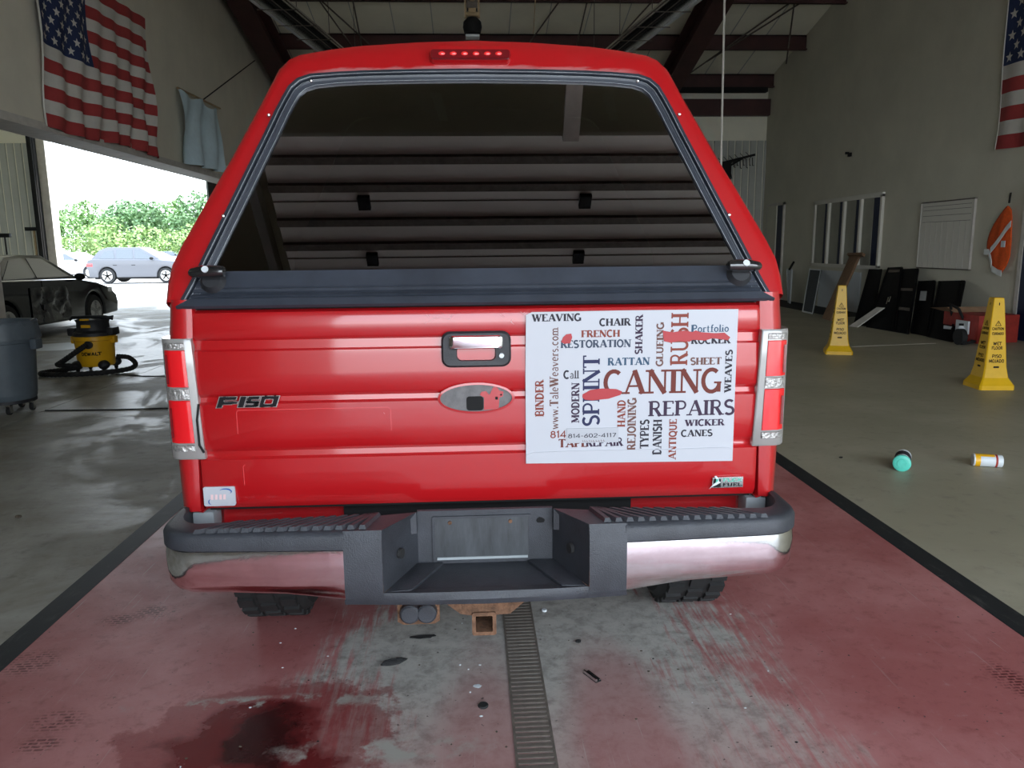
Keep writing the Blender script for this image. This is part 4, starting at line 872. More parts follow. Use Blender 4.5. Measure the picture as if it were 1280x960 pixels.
# ---- bumper
def plan(s,off=0,n=10):
    p=[(.415,-.252),(.6,-.244),(.80,-.232)]+[(.855+.115*math.sin(PI/2*i/n)+off*0,-.110-.118*math.cos(PI/2*i/n)) for i in range(n+1)]+[(.974,.0),(.972,.14)]
    return [(s*x,y) for x,y in p]
def inset(p,d,s):
    q=[]
    for i,(x,y) in enumerate(p):
        a=Vector(p[max(i-1,0)]);b_=Vector(p[min(i+1,len(p)-1)]);t_=(b_-a).normalized(); n_=Vector((-t_.y,t_.x))*s
        q.append((x+n_.x*d,y+n_.y*d))
    return q
BP=thing('tmp','x','x') ; bpy.data.objects.remove(BP)
bum=None
for s in (-1,1):
    pl=plan(s); N=len(pl)
    # chrome wing
    sec=[(.634,.006),(.630,.000),(.600,-.004),(.560,-.003),(.525,.001)]
    rows=[]
    for z,d in sec: rows.append([(x,y,z+ (-.010*abs(x))*0) for x,y in inset(pl,d,s)])
    def zbot(i):
        x,y=pl[i]; ax=abs(x)
        b0=.462 if ax<.42 else (.484 if ax<.61 else .490)
        return b0+ (0 if y<-.2 else (y+.2)*.30)
    r1=[];r2=[]
    for i,(x,y) in enumerate(inset(pl,.010,s)): r1.append((x,y,zbot(i)+.018))
    for i,(x,y) in enumerate(inset(pl,.035,s)): r2.append((x,y,zbot(i)))
    m=MB(); m.loft(rows+[r1,r2],False)
    CH=m.build('bumper_chrome','chrome',T,smooth=True)
    # black band above the chrome and its top pad
    rows=[]
    for z,d in ((.632,.002),(.636,-.006),(.672,-.006),(.685,.002),(.690,.016)): rows.append([(x,y,z) for x,y in inset(pl,d,s)])
    top=[(x*.995 if abs(x)<.9 else x-s*.05,max(y,-.02) if abs(x)<.9 else y+.01,.690) for x,y in pl]
    m=MB(); m.loft(rows,False); inner=[]
    for x,y in pl:
        ax=abs(x)
        if y>=-.02: inner.append((s*.945,y,.690))
        elif ax<=.86: inner.append((x,-.12-.03*(ax-.42)/.4,.691))
        else: inner.append((s*(.86+(ax-.86)*.72),max(-.155,y+.075),.691))
    m.loft([rows[-1],inner],False); m.loft([inner,[(x,y+.004,.60) for x,y,z in inner]],False)
    m.build('bumper_cover','bumperpl',T,smooth=True)
    # ribbed tread
    m=MB()
    for k in range(15):
        a=.352+k*.034; y1=-.126-.03*(a-.42)/.4; w_=.022; sk=.105
        if k<3: sk=.03+.025*k
        m.hexa([(s*a,-.236,.690),(s*(a+w_),-.236,.690),(s*(a+w_-sk),y1,.690),(s*(a-sk),y1,.690),(s*(a+.004),-.230,.7015),(s*(a+w_-.004),-.230,.7015),(s*(a+w_-.004-sk),y1-.004,.7015),(s*(a+.004-sk),y1-.004,.7015)])
    m.build('step_tread','bumperpl',T)
    # lug plate at inner side, side cheeks of the licence recess
    xi=s*.305; xo=s*.418; bi=s*.215
    m=MB()
    m.loft([[(xo,-.254,.464),(xo,-.260,.50),(xo,-.258,.66),(xo,-.248,.690)],[(xi,-.262,.464),(xi,-.268,.50),(xi,-.262,.66),(xi,-.248,.690)]],False)
    m.quad((xi,-.248,.690),(xo,-.248,.690),(xo,-.14,.690),(bi,-.10,.690)); m.quad((xo,-.14,.690),(bi,-.10,.690),(bi,-.10,.62),(xo,-.14,.62))
    m.quad((xi,-.262,.50),(xi,-.262,.66),(bi,-.065,.672),(bi,-.065,.503)); m.quad((xi,-.262,.66),(xi,-.248,.690),(bi,-.10,.690),(bi,-.065,.672))
    m.build('bumper_cheek','bumperpl',T,smooth=True)
    # small round plug in the cheek
    c0=Vector(((xi+bi)/2+s*.0,-.175,.588)); m=MB(); m.tube([c0+Vector((s*.004,0,0)),c0-Vector((s*.006,.004,0))],.016,14); m.build('recess_plug','rubber',T)
# licence recess back, floor step, lower lip
m=MB(); m.quad((-.215,-.065,.503),(.215,-.065,.503),(.215,-.065,.680),(-.215,-.065,.680)); m.quad((-.215,-.065,.680),(.215,-.065,.680),(.215,-.055,.682),(-.215,-.055,.682))
m.quad((-.215,-.065,.503),(-.305,-.262,.49),(.305,-.262,.49),(.215,-.065,.503))
m.build('licence_recess','bumperpl',T)
m=MB(); m.loft([[(-.42,-.254,.464),(-.2,-.268,.462),(0,-.272,.461),(.2,-.268,.462),(.42,-.254,.464)],[(-.42,-.258,.48),(-.2,-.276,.480),(0,-.280,.480),(.2,-.276,.480),(.42,-.258,.48)],[(-.305,-.262,.500),(-.2,-.268,.500),(0,-.270,.500),(.2,-.268,.500),(.305,-.262,.500)],[(-.29,-.23,.498),(-.2,-.23,.495),(0,-.23,.495),(.2,-.23,.495),(.29,-.23,.495)]],False)
m.build('bumper_lip','bumperpl',T,smooth=True)
for s in (-1,1): MB().hexa([(s*.225,-.245,.490),(s*.300,-.255,.490),(s*.225,-.075,.500),(s*.135,-.075,.500),(s*.225,-.245,.500),(s*.300,-.255,.500),(s*.225,-.075,.511),(s*.135,-.075,.511)]).build('step_corner','bumperpl',T,bevel=.002)
m=MB(); ring_loft(m,[(rrect(-.168,.146,.512,.662,.004),-.066),(rrect(-.168,.146,.512,.662,.004),-.072),(rrect(-.160,.138,.520,.655,.004),-.072),(rrect(-.160,.138,.520,.655,.004),-.067)]); m.build('plate_frame','bumperpl',T)
MB().box(-.160,.138,-.070,-.067,.520,.655).build('plate_backing',mat('scuffed_plate_backing',(.045,.05,.055,1),.45,var=.5,vscale=25,stretch=(1,1,.2)),T)
MB().box(-.155,.135,-.074,-.070,.518,.526).build('plate_rail','greypl',T)
for x in (-.112,.080): MB().lathe([(.001,-.008),(.006,-.008),(.007,0)],(x,-.066,.641),10,'y').build('bolt','rust',T)
MB().add([(.177+.014*math.cos(2*PI*k/10),-.0665,.640+.009*math.sin(2*PI*k/10)*(1.3 if k%3==0 else 1)) for k in range(10)],[tuple(range(10))]).build('light_hole','dark',T)
# hitch receiver and trailer socket
m=MB(); o_=rrect(-.048,.030,.272,.350,.008); i_=rrect(-.036,.018,.284,.338,.003); ring_loft(m,[(i_,.25),(i_,-.108),(o_,-.108),(o_,-.095),(o_,-.02),(o_,.25)]); m.build('hitch_receiver','rust',T,smooth=True)
MB().box(-.04,.02,.1,.11,.28,.34).build('receiver_throat','rust',T)
poly(MB(),[(-.135,.385),(-.085,.345),(-.05,.338),(.032,.338),(.075,.340),(.125,.383),(.08,.400),(-.09,.400)],-.10,-.085).build('hitch_plate','rust',T)
MB().tube([(-.5,.02,.41),(.5,.02,.41)],.04,10).build('hitch_crossbar','rust',T)
poly(MB(),[(-.288,.400),(-.288,.310),(-.270,.300),(-.170,.300),(-.152,.310),(-.152,.400)],-.072,-.066).build('socket_bracket','rust',T)
for x in (-.247,-.193): MB().lathe([(.002,-.10),(.026,-.10),(.032,-.095),(.034,-.07)],(x,0,.345),16,'y').build('trailer_socket','bumperpl',T,smooth=True)
# ---- canopy
def TP(x,z,o=0): # point on the sloped rear plane, o outward (toward camera/up)
    a=math.radians(25); return (x,.02+(z-1.33)*math.tan(a)-o*math.cos(a),z+o*math.sin(a))
outer_half=[(.975,1.343),(.976,1.40),(.968,1.46),(.944,1.52),(.905,1.60),(.862,1.69),(.812,1.79),(.762,1.90),(.716,2.00),(.690,2.06),(.668,2.11),(.635,2.145),(.60,2.162),(.50,2.182),(.40,2.196),(.20,2.211),(0,2.218)]
frame_half=[(.925,1.343),(.905,1.385),(.885,1.43),(.856,1.50),(.818,1.59),(.780,1.68),(.738,1.78),(.700,1.87),(.668,1.95),(.648,1.995),(.628,2.035),(.600,2.062),(.560,2.077),(.47,2.084),(.38,2.089),(.20,2.094),(0,2.096)]
glass_half=[(.872,1.343),(.852,1.385),(.832,1.432),(.803,1.50),(.765,1.59),(.727,1.68),(.686,1.78),(.650,1.865),(.622,1.935),(.606,1.97),(.590,2.002),(.568,2.022),(.535,2.034),(.46,2.042),(.37,2.047),(.20,2.051),(0,2.053)]
def sym(h): return [(x,z) for x,z in h]+[(-x,z) for x,z in reversed(h[:-1])]
OO,FF,GG=sym(outer_half),sym(frame_half),sym(glass_half)
def blend(A,B,t): return [(a[0]+(b_[0]-a[0])*t,a[1]+(b_[1]-a[1])*t) for a,b_ in zip(A,B)]
m=MB(); rows=[]
def fwd(A,yy,sc=1.0,flat=False):
    r=[]
    for x,z in A: r.append((x*sc,max(yy,TP(x,z)[1]+.05),z+.012*min(1,(yy)/1.0)))
    return r
rows.append([TP(x,z,-.012) for x,z in blend(OO,FF,1.0)]); rows.append([TP(x,z,.0) for x,z in blend(OO,FF,.98)]); rows.append([TP(x,z,.004) for x,z in blend(OO,FF,.5)])
rows.append([TP(x,z,.001) for x,z in blend(OO,FF,.22)]); rows.append([TP(x,z,-.008) for x,z in blend(OO,FF,.06)]); rows.append([TP(x,z,-.028) for x,z in OO])
rows.append([TP(x*1.002,z+.002,-.09) for x,z in OO])
rows.append(fwd(OO,.9)); rows.append(fwd(OO,1.85))
m.loft(rows,False); CAN=m.build('canopy_shell','canopy',T,smooth=True)
MB().add([(x,1.84,z) for x,z in OO],[tuple(range(len(OO)))]).build('canopy_front',mat('canopy_inner',(.02,.02,.02,1),.9),T)
for s in (-1,1): MB().bar((s*.962,.10,1.338),(s*.962,1.85,1.338),.05,.012).build('canopy_seal','rubber',T)
# window frame: extruded profile between outer and glass outlines
m=MB(); pr=[(0,-.004),(0,.008),(.04,.014),(.26,.016),(.33,.013),(.36,.002),(.46,.002),(.50,.013),(.56,.016),(.70,.013),(.74,.016),(.97,.013),(1.0,.004),(1.0,-.01)]
m.loft([[TP(x,z,o) for x,z in blend(FF,GG,t_)] for t_,o in pr],False); WF=m.build('rear_window_frame','frame',T,smooth=True)
m=MB(); m.loft([[TP(x,z,.0165) for x,z in blend(FF,GG,t_)] for t_ in (.285,.300)],False); m.loft([[TP(x,z,.0155) for x,z in blend(FF,GG,t_)] for t_ in (.985,1.0)],False); m.loft([[TP(x,z,.0172) for x,z in blend(FF,GG,t_)] for t_ in (.585,.595)],False)
m.build('frame_bead','whitepaint',WF)
m=MB(); gl_=[(x,z) for x,z in blend(FF,GG,.98) if z>1.40]; m.add([TP(x,z,.004) for x,z in gl_],[tuple(range(len(gl_)))]); m.build('window_pane','tint',WF)
# lower sill strip with ridges
m=MB()
prof=[(1.430,.004),(1.429,.016),(1.382,.018),(1.378,.013),(1.374,.019),(1.366,.019),(1.363,.013),(1.358,.019),(1.352,.022),(1.348,.016),(1.344,.024),(1.322,.026),(1.318,.014)]
m.loft([[(-(.893-(z-1.343)*.42 if z>1.343 else .930),TP(0,z,o)[1],TP(0,z,o)[2]),((.893-(z-1.343)*.42 if z>1.343 else .930),TP(0,z,o)[1],TP(0,z,o)[2])] for z,o in prof],False)
m.build('sill_strip','frame',WF,smooth=True)
# latches
for s in (-1,1):
    c0=Vector(TP(s*.825,1.398,.018)); dn=Vector((0,-math.cos(math.radians(25)),math.sin(math.radians(25))))
    MB().tube([c0,c0+dn*.006,c0+dn*.018],.036,20,radii=[.040,.036,.028]).build('latch_base','blackpl',WF,smooth=True)
    e=c0+dn*.034+Vector((0,0,.016))
    MB().tube([e+Vector((-s*.050,0,0)),e+Vector((-s*.044,0,0)),e+Vector((-s*.02,0,0)),e+Vector((s*.02,0,0)),e+Vector((s*.052,0,-.003)),e+Vector((s*.060,0,-.003))],.013,12,radii=[.008,.016,.019,.019,.015,.008]).build('latch_handle','glossblack',WF,smooth=True)
    MB().tube([e+dn*.012+Vector((s*.006,0,0)),e+dn*.021+Vector((s*.006,0,0))],.0105,14).build('latch_lock','whitepaint',WF)
for (x,z) in ((-.735,1.93),(.735,1.93),(-.868,1.60),(.877,1.59),(-.56,2.060),(.56,2.060)):
    MB().ellipsoid(TP(x*.932 if abs(x)>.7 else x*.985,z-(.0 if abs(x)>.7 else .012),.016),(.006,.005,.006),8,5).build('screw','steelbright',WF)
# pale sloping strips set behind the pane
for x in (-.14,.46): MB().hexa([TP(x-.018,2.05,-.05),TP(x+.018,2.05,-.05),TP(x+.018,2.05,-.06),TP(x-.018,2.05,-.06),(x+.012,.42,1.94),(x+.042,.42,1.94),(x+.042,.43,1.94),(x+.012,.43,1.94)]).build('inner_strip','whitepaint',T)
# third brake light
m=MB(); rr_=rrect(-.158,.123,2.116,2.172,.022)
m.loft([[TP(x,z,-.004) for x,z in rr_],[TP(x,z,.012) for x,z in rr_],[TP(-.0175+(x+.0175)*.97,2.142+(z-2.142)*.72,.030) for x,z in rr_]],True,True)
BL=m.build('brake_light_housing','red',CAN,smooth=True)
rr2=rrect(-.152,.117,2.119,2.150,.010); m=MB(); m.loft([[TP(x,z,.024) for x,z in rr2],[TP(x,z,.0325) for x,z in rr2]],True,True); m.build('brake_light_lens','lampdark',T,smooth=True)
for k in range(6): MB().ellipsoid(TP(-.114+k*.0385,2.134,.033),(.012,.004,.0075),12,6).build('brake_light_bulb','led',T,smooth=True)

# ================================================================ small litter on the lane
def lump(name,lab,loc,sx_,sy_,sz_,m_,seed,n=14,rz=0,cat='debris'):
    random.seed(seed); m=MB(); rings=[]
    for j in range(6):
        t_=PI*(j)/5; rings.append([(sx_*max(.05,math.sin(t_))*math.cos(2*PI*k/n)*random.uniform(.7,1.15),sy_*max(.05,math.sin(t_))*math.sin(2*PI*k/n)*random.uniform(.7,1.15),sz_*(1-math.cos(t_))/2*random.uniform(.85,1.05)) for k in range(n)])
    o=m.loft(rings,True,True).build(name,m_); o.rotation_euler=(0,0,rz); return tag(o,lab,cat,loc)
lump('rubber_scrap','crumpled black rubber scrap on the floor left of the drain',(-.311,2.61,0),.055,.018,.022,'rubber',1,rz=.3)
lump('rubber_scrap','flat black smear-like scrap under the trailer socket',(-.215,2.80,0),.05,.018,.008,'rubber',2,rz=.1)
lump('pebble','small black crumb right of the drain',(.385,2.72,0),.014,.012,.01,'rubber',3)
lump('paint_chip','small white chip on the red floor near the drain',(-.005,2.445,0),.016,.012,.003,'whitepaint',4)
lump('paint_chip','tiny white fleck nearer the camera beside the drain',(.005,2.27,0),.007,.004,.003,'whitepaint',5)
lump('pebble','small brown clod on the floor left of the lane',(-2.62,4.35,0),.02,.015,.018,'bark',6)
lump('pebble','dark crumb beside the fallen cup',(2.60,5.15,0),.014,.012,.012,'dark',9)
t=tag(MB().lathe([(.0085,0),(.016,0),(.018,.004),(.016,.008),(.0085,.008)],(0,0,0),16).build('ring_washer','rubber'),'small black rubber ring on the floor left of the drain','washer',(.013,2.325,0))
t=tag(MB().lathe([(.004,0),(.010,0),(.011,.004),(.010,.008),(.004,.008)],(0,0,0),12).build('nut','whitepaint'),'small white nut on the floor by the drain under the bumper','nut',(.279,2.985,0))
t=thing('metal_clip','small bent dark metal clip lying right of the drain','clip',(.40,2.475,0),.5)
MB().box(-.012,.012,-.038,.038,0,.004).build('clip_plate','dark',t,bevel=.001); MB().box(-.012,-.006,-.038,.036,.004,.014).box(.004,.008,-.036,.030,.004,.010).build('clip_flange','steelbright',t)
random.seed(11)
for k in range(46):
    x=random.uniform(-.9,1.1); y=random.uniform(2.05,3.0)
    if .08<x<.25: continue
    lump('grit','small grit crumbs scattered on the red lane behind the bumper',(x,y,0),random.uniform(.002,.006),random.uniform(.002,.005),.003,random.choice(['rubber','bark','whitepaint']),k+20,6)
for o in bpy.data.objects:
    if o.name.startswith('grit'): o['group']='grit crumbs on the lane'
# ================================================================ wet floor cones
def cone(loc,rz,lab):
    t=thing('wet_floor_cone',lab,'cone',loc,rz,'wet floor cones')
    H=.94; prof=[(.175,0),(.175,.045),(.165,.06),(.130,.12),(.112,.22),(.055,.90),(.050,.935),(.044,H)]
    m=MB(); rings=[]
    for r,z in prof:
        c_=r*.10; rings.append([(r-c_,-r,z),(r,-r+c_,z),(r,r-c_,z),(r-c_,r,z),(-r+c_,r,z),(-r,r-c_,z),(-r,-r+c_,z),(-r+c_,-r,z)])
    m.loft(rings,True,True); m.build('cone_body','yellow',t,smooth=False)
    def face(k):
        ca,sa=math.cos(k*PI/2),math.sin(k*PI/2)
        def pl(u,z):
            r=.112+(z-.22)*(.055-.112)/.68+.0015; x,y=u,-r
            return (x*ca-y*sa,x*sa+y*ca,z)
        return pl
    for k in range(4):
        pl=face(k)
        for tx,z,h,wd,bo in (('CAUTION',.610,.030,.115,1.7),('CUIDADO',.560,.030,.115,1.9),('WET',.455,.036,.085,1.6),('FLOOR',.410,.036,.110,1.6),('PISO',.325,.038,.095,1.6),('MOJADO',.275,.038,.150,1.6)):
            word_mb(tx,-wd/2,z,wd/2,z+h,pl,serif=False,bold=bo).build('printed_word','ink',t)
        m=MB()
        tri=[(-.028,.655),(.028,.655),(0,.705)]
        for i in range(3):
            a=Vector(tri[i]);b_=Vector(tri[(i+1)%3]);d=(b_-a).normalized();n_=Vector((-d.y,d.x))*.0028
            m.add([pl(*(a-n_)),pl(*(b_-n_)),pl(*(b_+n_)),pl(*(a+n_))],[(0,1,2,3)])
        m.add([pl(-.003,.663),pl(.003,.663),pl(.003,.669),pl(-.003,.669)],[(0,1,2,3)]); m.add([pl(-.003,.673),pl(.003,.673),pl(.003,.690),pl(-.003,.690)],[(0,1,2,3)])
        m.add([pl(-.028,.222),pl(.028,.222),pl(.028,.240),pl(-.028,.240)],[(0,1,2,3)])
        m.add([pl(-.005,.865),pl(.003,.860),pl(.006,.885),pl(-.002,.895)],[(0,1,2,3)])
        m.build('warning_symbol','ink',t)
    return t
cone((5.40,7.66,0),math.radians(-6),'nearer yellow wet floor cone, at the right edge by the red carton')
cone((5.08,10.35,0),math.radians(-20),'further yellow wet floor cone, in front of the cardboard strip')
# tubs lying on the floor
t=thing('wipes_tub','white tub with a teal lid lying on the floor right of the lane','tub',(2.88,4.86,.055),math.radians(-32))
MB().lathe([(.001,-.06),(.050,-.06),(.052,-.055),(.050,.10),(.052,.105),(.052,.115),(.046,.118),(.001,.118)],(0,0,0),24,'y').build('tub_body','whitepaint',t,smooth=True)
MB().lathe([(.051,-.03),(.0515,-.03),(.0515,.085),(.051,.085)],(0,0,0),24,'y').build('tub_label','ink_dk',t)
MB().lathe([(.001,-.082),(.028,-.082),(.030,-.078),(.048,-.078),(.056,-.072),(.056,-.052),(.05,-.05)],(0,0,0),24,'y').build('lid','teal',t,smooth=True)
t=thing('can','white and yellow printed can lying open on the floor far right','can',(3.47,4.86,.043),math.radians(70))
MB().lathe([(.038,.085),(.042,.085),(.0425,.08),(.042,-.085),(.040,-.09),(.030,-.09),(.001,-.088)],(0,0,0),24,'y').build('can_body','whitepaint',t,smooth=True)
MB().lathe([(.0428,.045),(.0432,.045),(.0432,.075),(.0428,.075)],(0,0,0),24,'y').build('label_band','vacyellow',t)
for a0,a1,m_,y0,y1 in ((20,130,'vacyellow',-.04,.045),):
    m=MB(); pts=[(.0432*math.cos(math.radians(a)),.0432*math.sin(math.radians(a))) for a in range(a0,a1+1,10)]
    m.loft([[(x,y,z) for x,z in pts] for y in (y0,y1)],False); m.build('label_panel',m_,t)
MB().lathe([(.0428,-.058),(.0431,-.058),(.0431,-.045),(.0428,-.045)],(0,0,0),24,'y').build('label_band','redbox',t)
MB().lathe([(.001,-.084),(.036,-.084),(.04,-.0905)],(0,0,0),24,'y').build('can_end','grate',t)
t=tag(MB().bar((5.6,11.0,.002),(7.0,11.2,.002),.03,.003).build('tape_strip','trimw'),'pale tape line on the floor behind the cones','tape')

# ================================================================ trash can on dolly
t=thing('trash_can','round grey trash can on a black caster dolly at the left edge','trash can',(-4.45,7.45,0))
MB().lathe([(.001,.13),(.245,.13),(.255,.15),(.275,.60),(.283,.66),(.305,.67),(.307,.78),(.318,.80),(.325,.86),(.318,.87),(.300,.865),(.298,.8),(.26,.18),(.001,.17)],(0,0,0),40).build('can_body','can',t,smooth=True)
for x in (-.33,.33): MB().box(x-.03,x+.03,-.06,.06,.60,.70).build('can_handle','can',t,bevel=.015)
MB().lathe([(.001,.095),(.22,.095),(.25,.10),(.25,.13),(.001,.13)],(0,0,0),32).build('dolly_deck','blackpl',t,smooth=True)
for k in range(5):
    a=2*PI*k/5-1.0; x,y=.205*math.cos(a),.205*math.sin(a)
    W_=MB().lathe([(.008,-.014),(.036,-.014),(.038,-.008),(.038,.008),(.036,.014),(.008,.014)],(x,y,.038),16,'x').build('caster_wheel','rubber',t,smooth=True)
    MB().box(x-.022,x-.016,y-.02,y+.02,.02,.1).box(x+.016,x+.022,y-.02,y+.02,.02,.1).box(x-.022,x+.022,y-.025,y+.025,.085,.097).build('caster_fork','steelbright',t)
b_=thing('clear_liner','pale plastic liner draped over the rim of the trash can','liner',(-4.20,7.35,.86)); m=MB()
random.seed(5)
rings=[]
for j,(dr_,z) in enumerate(((.27,-.0),(.315,.012),(.335,-.06),(.345,-.16))):
    rings.append([((dr_+random.uniform(-.008,.012))*math.cos(a)-.25,(dr_+random.uniform(-.008,.012))*math.sin(a)+.10,z+random.uniform(-.012,.012)) for a in [math.radians(-75+k*7) for k in range(14)]])
m.loft(rings,False); m.build('liner_film','can',b_,smooth=True)
# upright white sheet by the trash can
tag(MB().box(-.02,.02,-.2,.2,0,1.42).build('white_post','trimw'),'narrow pale board standing behind the trash can at the left edge','board',(-5.26,8.75,0))

# ================================================================ wet/dry vacuum
V=thing('shop_vacuum','yellow and black wet dry vacuum with a black hose on the wet floor','vacuum',(-4.78,9.95,0))
MB().lathe([(.001,.08),(.205,.08),(.215,.10),(.225,.30),(.23,.40),(.25,.41),(.25,.455),(.24,.46),(.001,.46)],(0,0,0),36).build('tank','vacyellow',V,smooth=True)
MB().box(-.27,-.21,-.05,.05,.36,.45).box(.21,.27,-.05,.05,.36,.45).build('side_clamp','vacyellow',V,bevel=.01)
MB().lathe([(.235,.46),(.235,.50),(.19,.53),(.185,.62),(.20,.66),(.12,.68),(.001,.68)],(0,0,0),32).build('motor_head','blackpl',V,smooth=True)
for x in (-.235,.235): MB().box(x-.045,x+.045,-.1,.1,.46,.56).build('head_shoulder','blackpl',V,bevel=.02)
MB().tube([(-.26,-.02,.66),(-.2,-.08,.70),(0,-.12,.705),(.2,-.08,.70),(.26,-.02,.66)],.016,8).box(-.22,.22,-.05,.1,.67,.70).build('carry_handle','blackpl',V,smooth=True)
MB().box(-.05,.06,-.205,-.19,.57,.605).build('name_plate','vacyellow',V); MB().box(-.06,.05,-.20,-.19,.66,.68).build('switch','vacyellow',V)
word_mb('DEWALT',-.07,.222,.15,.268,lambda u,v:(u,-math.sqrt(max(.0,.2245**2-u*u))-.003,v),serif=False,bold=1.9).build('printed_word','ink',V)
MB().lathe([(.03,-.25),(.05,-.245),(.05,-.2)],(.03,0,.36),16,'y').build('inlet_port','blackpl',V,smooth=True)
for k in range(4):
    a=PI/4+k*PI/2; x,y=.23*math.cos(a),.23*math.sin(a)
    MB().ellipsoid((x,y,.10),(.07,.07,.06)).build('foot','blackpl',V,smooth=True); MB().lathe([(.01,-.012),(.03,-.012),(.03,.012),(.01,.012)],(x,y,.03),14,'x').build('caster_wheel','rubber',V)
def ribhose(pts,r,name,par):
    P_=[Vector(p) for p in pts]; out=[]; 
    for i in range(len(P_)-1):
        p0,p1,p2,p3=P_[max(i-1,0)],P_[i],P_[i+1],P_[min(i+2,len(P_)-1)]
        for k in range(10):
            t_=k/10; out.append(.5*((2*p1)+(-p0+p2)*t_+(2*p0-5*p1+4*p2-p3)*t_*t_+(-p0+3*p1-3*p2+p3)*t_**3))
    out.append(P_[-1]); return MB().tube(out,r,8,radii=[r*(1 if k%2 else .84) for k in range(len(out))]).build(name,'rubber',par,smooth=False)
ribhose([(.03,-.26,.37),(-.06,-.33,.30),(-.20,-.36,.20),(-.32,-.34,.13)],.036,'hose_wand',V)
ribhose([(-.30,-.34,.13),(-.10,-.28,.10),(-.25,-.22,.06),(-.48,-.22,.035),(-.50,-.38,.035),(-.30,-.48,.035),(.0,-.46,.035),(.25,-.36,.035),(.45,-.15,.04),(.48,.0,.08),(.38,.05,.16),(.24,.03,.18)],.033,'hose',V)
t=tag(MB().tube([(-4.4,9.6,.006),(-4.0,9.42,.006),(-3.5,9.38,.006),(-2.9,9.36,.006)],.006,5).build('power_cord','rubber'),'thin black power cord running across the wet floor from the vacuum','cord')
t=tag(MB().tube([(-4.1,7.43,.006),(-3.4,7.40,.006),(-2.7,7.44,.006)],.006,5).build('power_cord','rubber'),'thin black cord on the floor right of the trash can','cord')
# brooms on the back wall
for x,lab,zt in ((-12.62,'shorter broom hanging head up at the left edge of the back wall',2.0),(-12.02,'taller broom hanging head up beside the left door jamb',2.18)):
    x=max(x,-12.05) if x>-12.2 else -12.5
M_b=0
for x,lab,zt in ((-12.0,'taller broom hanging head up beside the left door jamb',2.18),):
    t=thing('broom',lab,'broom',(x,22.25,0)); MB().box(-.22,.22,-.05,.05,zt-.1,zt).build('broom_head','dark',t,bevel=.01); MB().tube([(0,0,.6),(0,0,zt-.1)],.03,8).build('broom_handle','wood',t)
t=thing('broom','shorter broom hanging head up at the left edge of the frame','broom',(-11.62,20.2,0)); MB().box(-.14,.14,-.05,.05,1.87,1.97).build('broom_head','dark',t,bevel=.01); MB().tube([(0,0,.0),(0,0,1.87)],.02,8).build('broom_handle','dark',t)

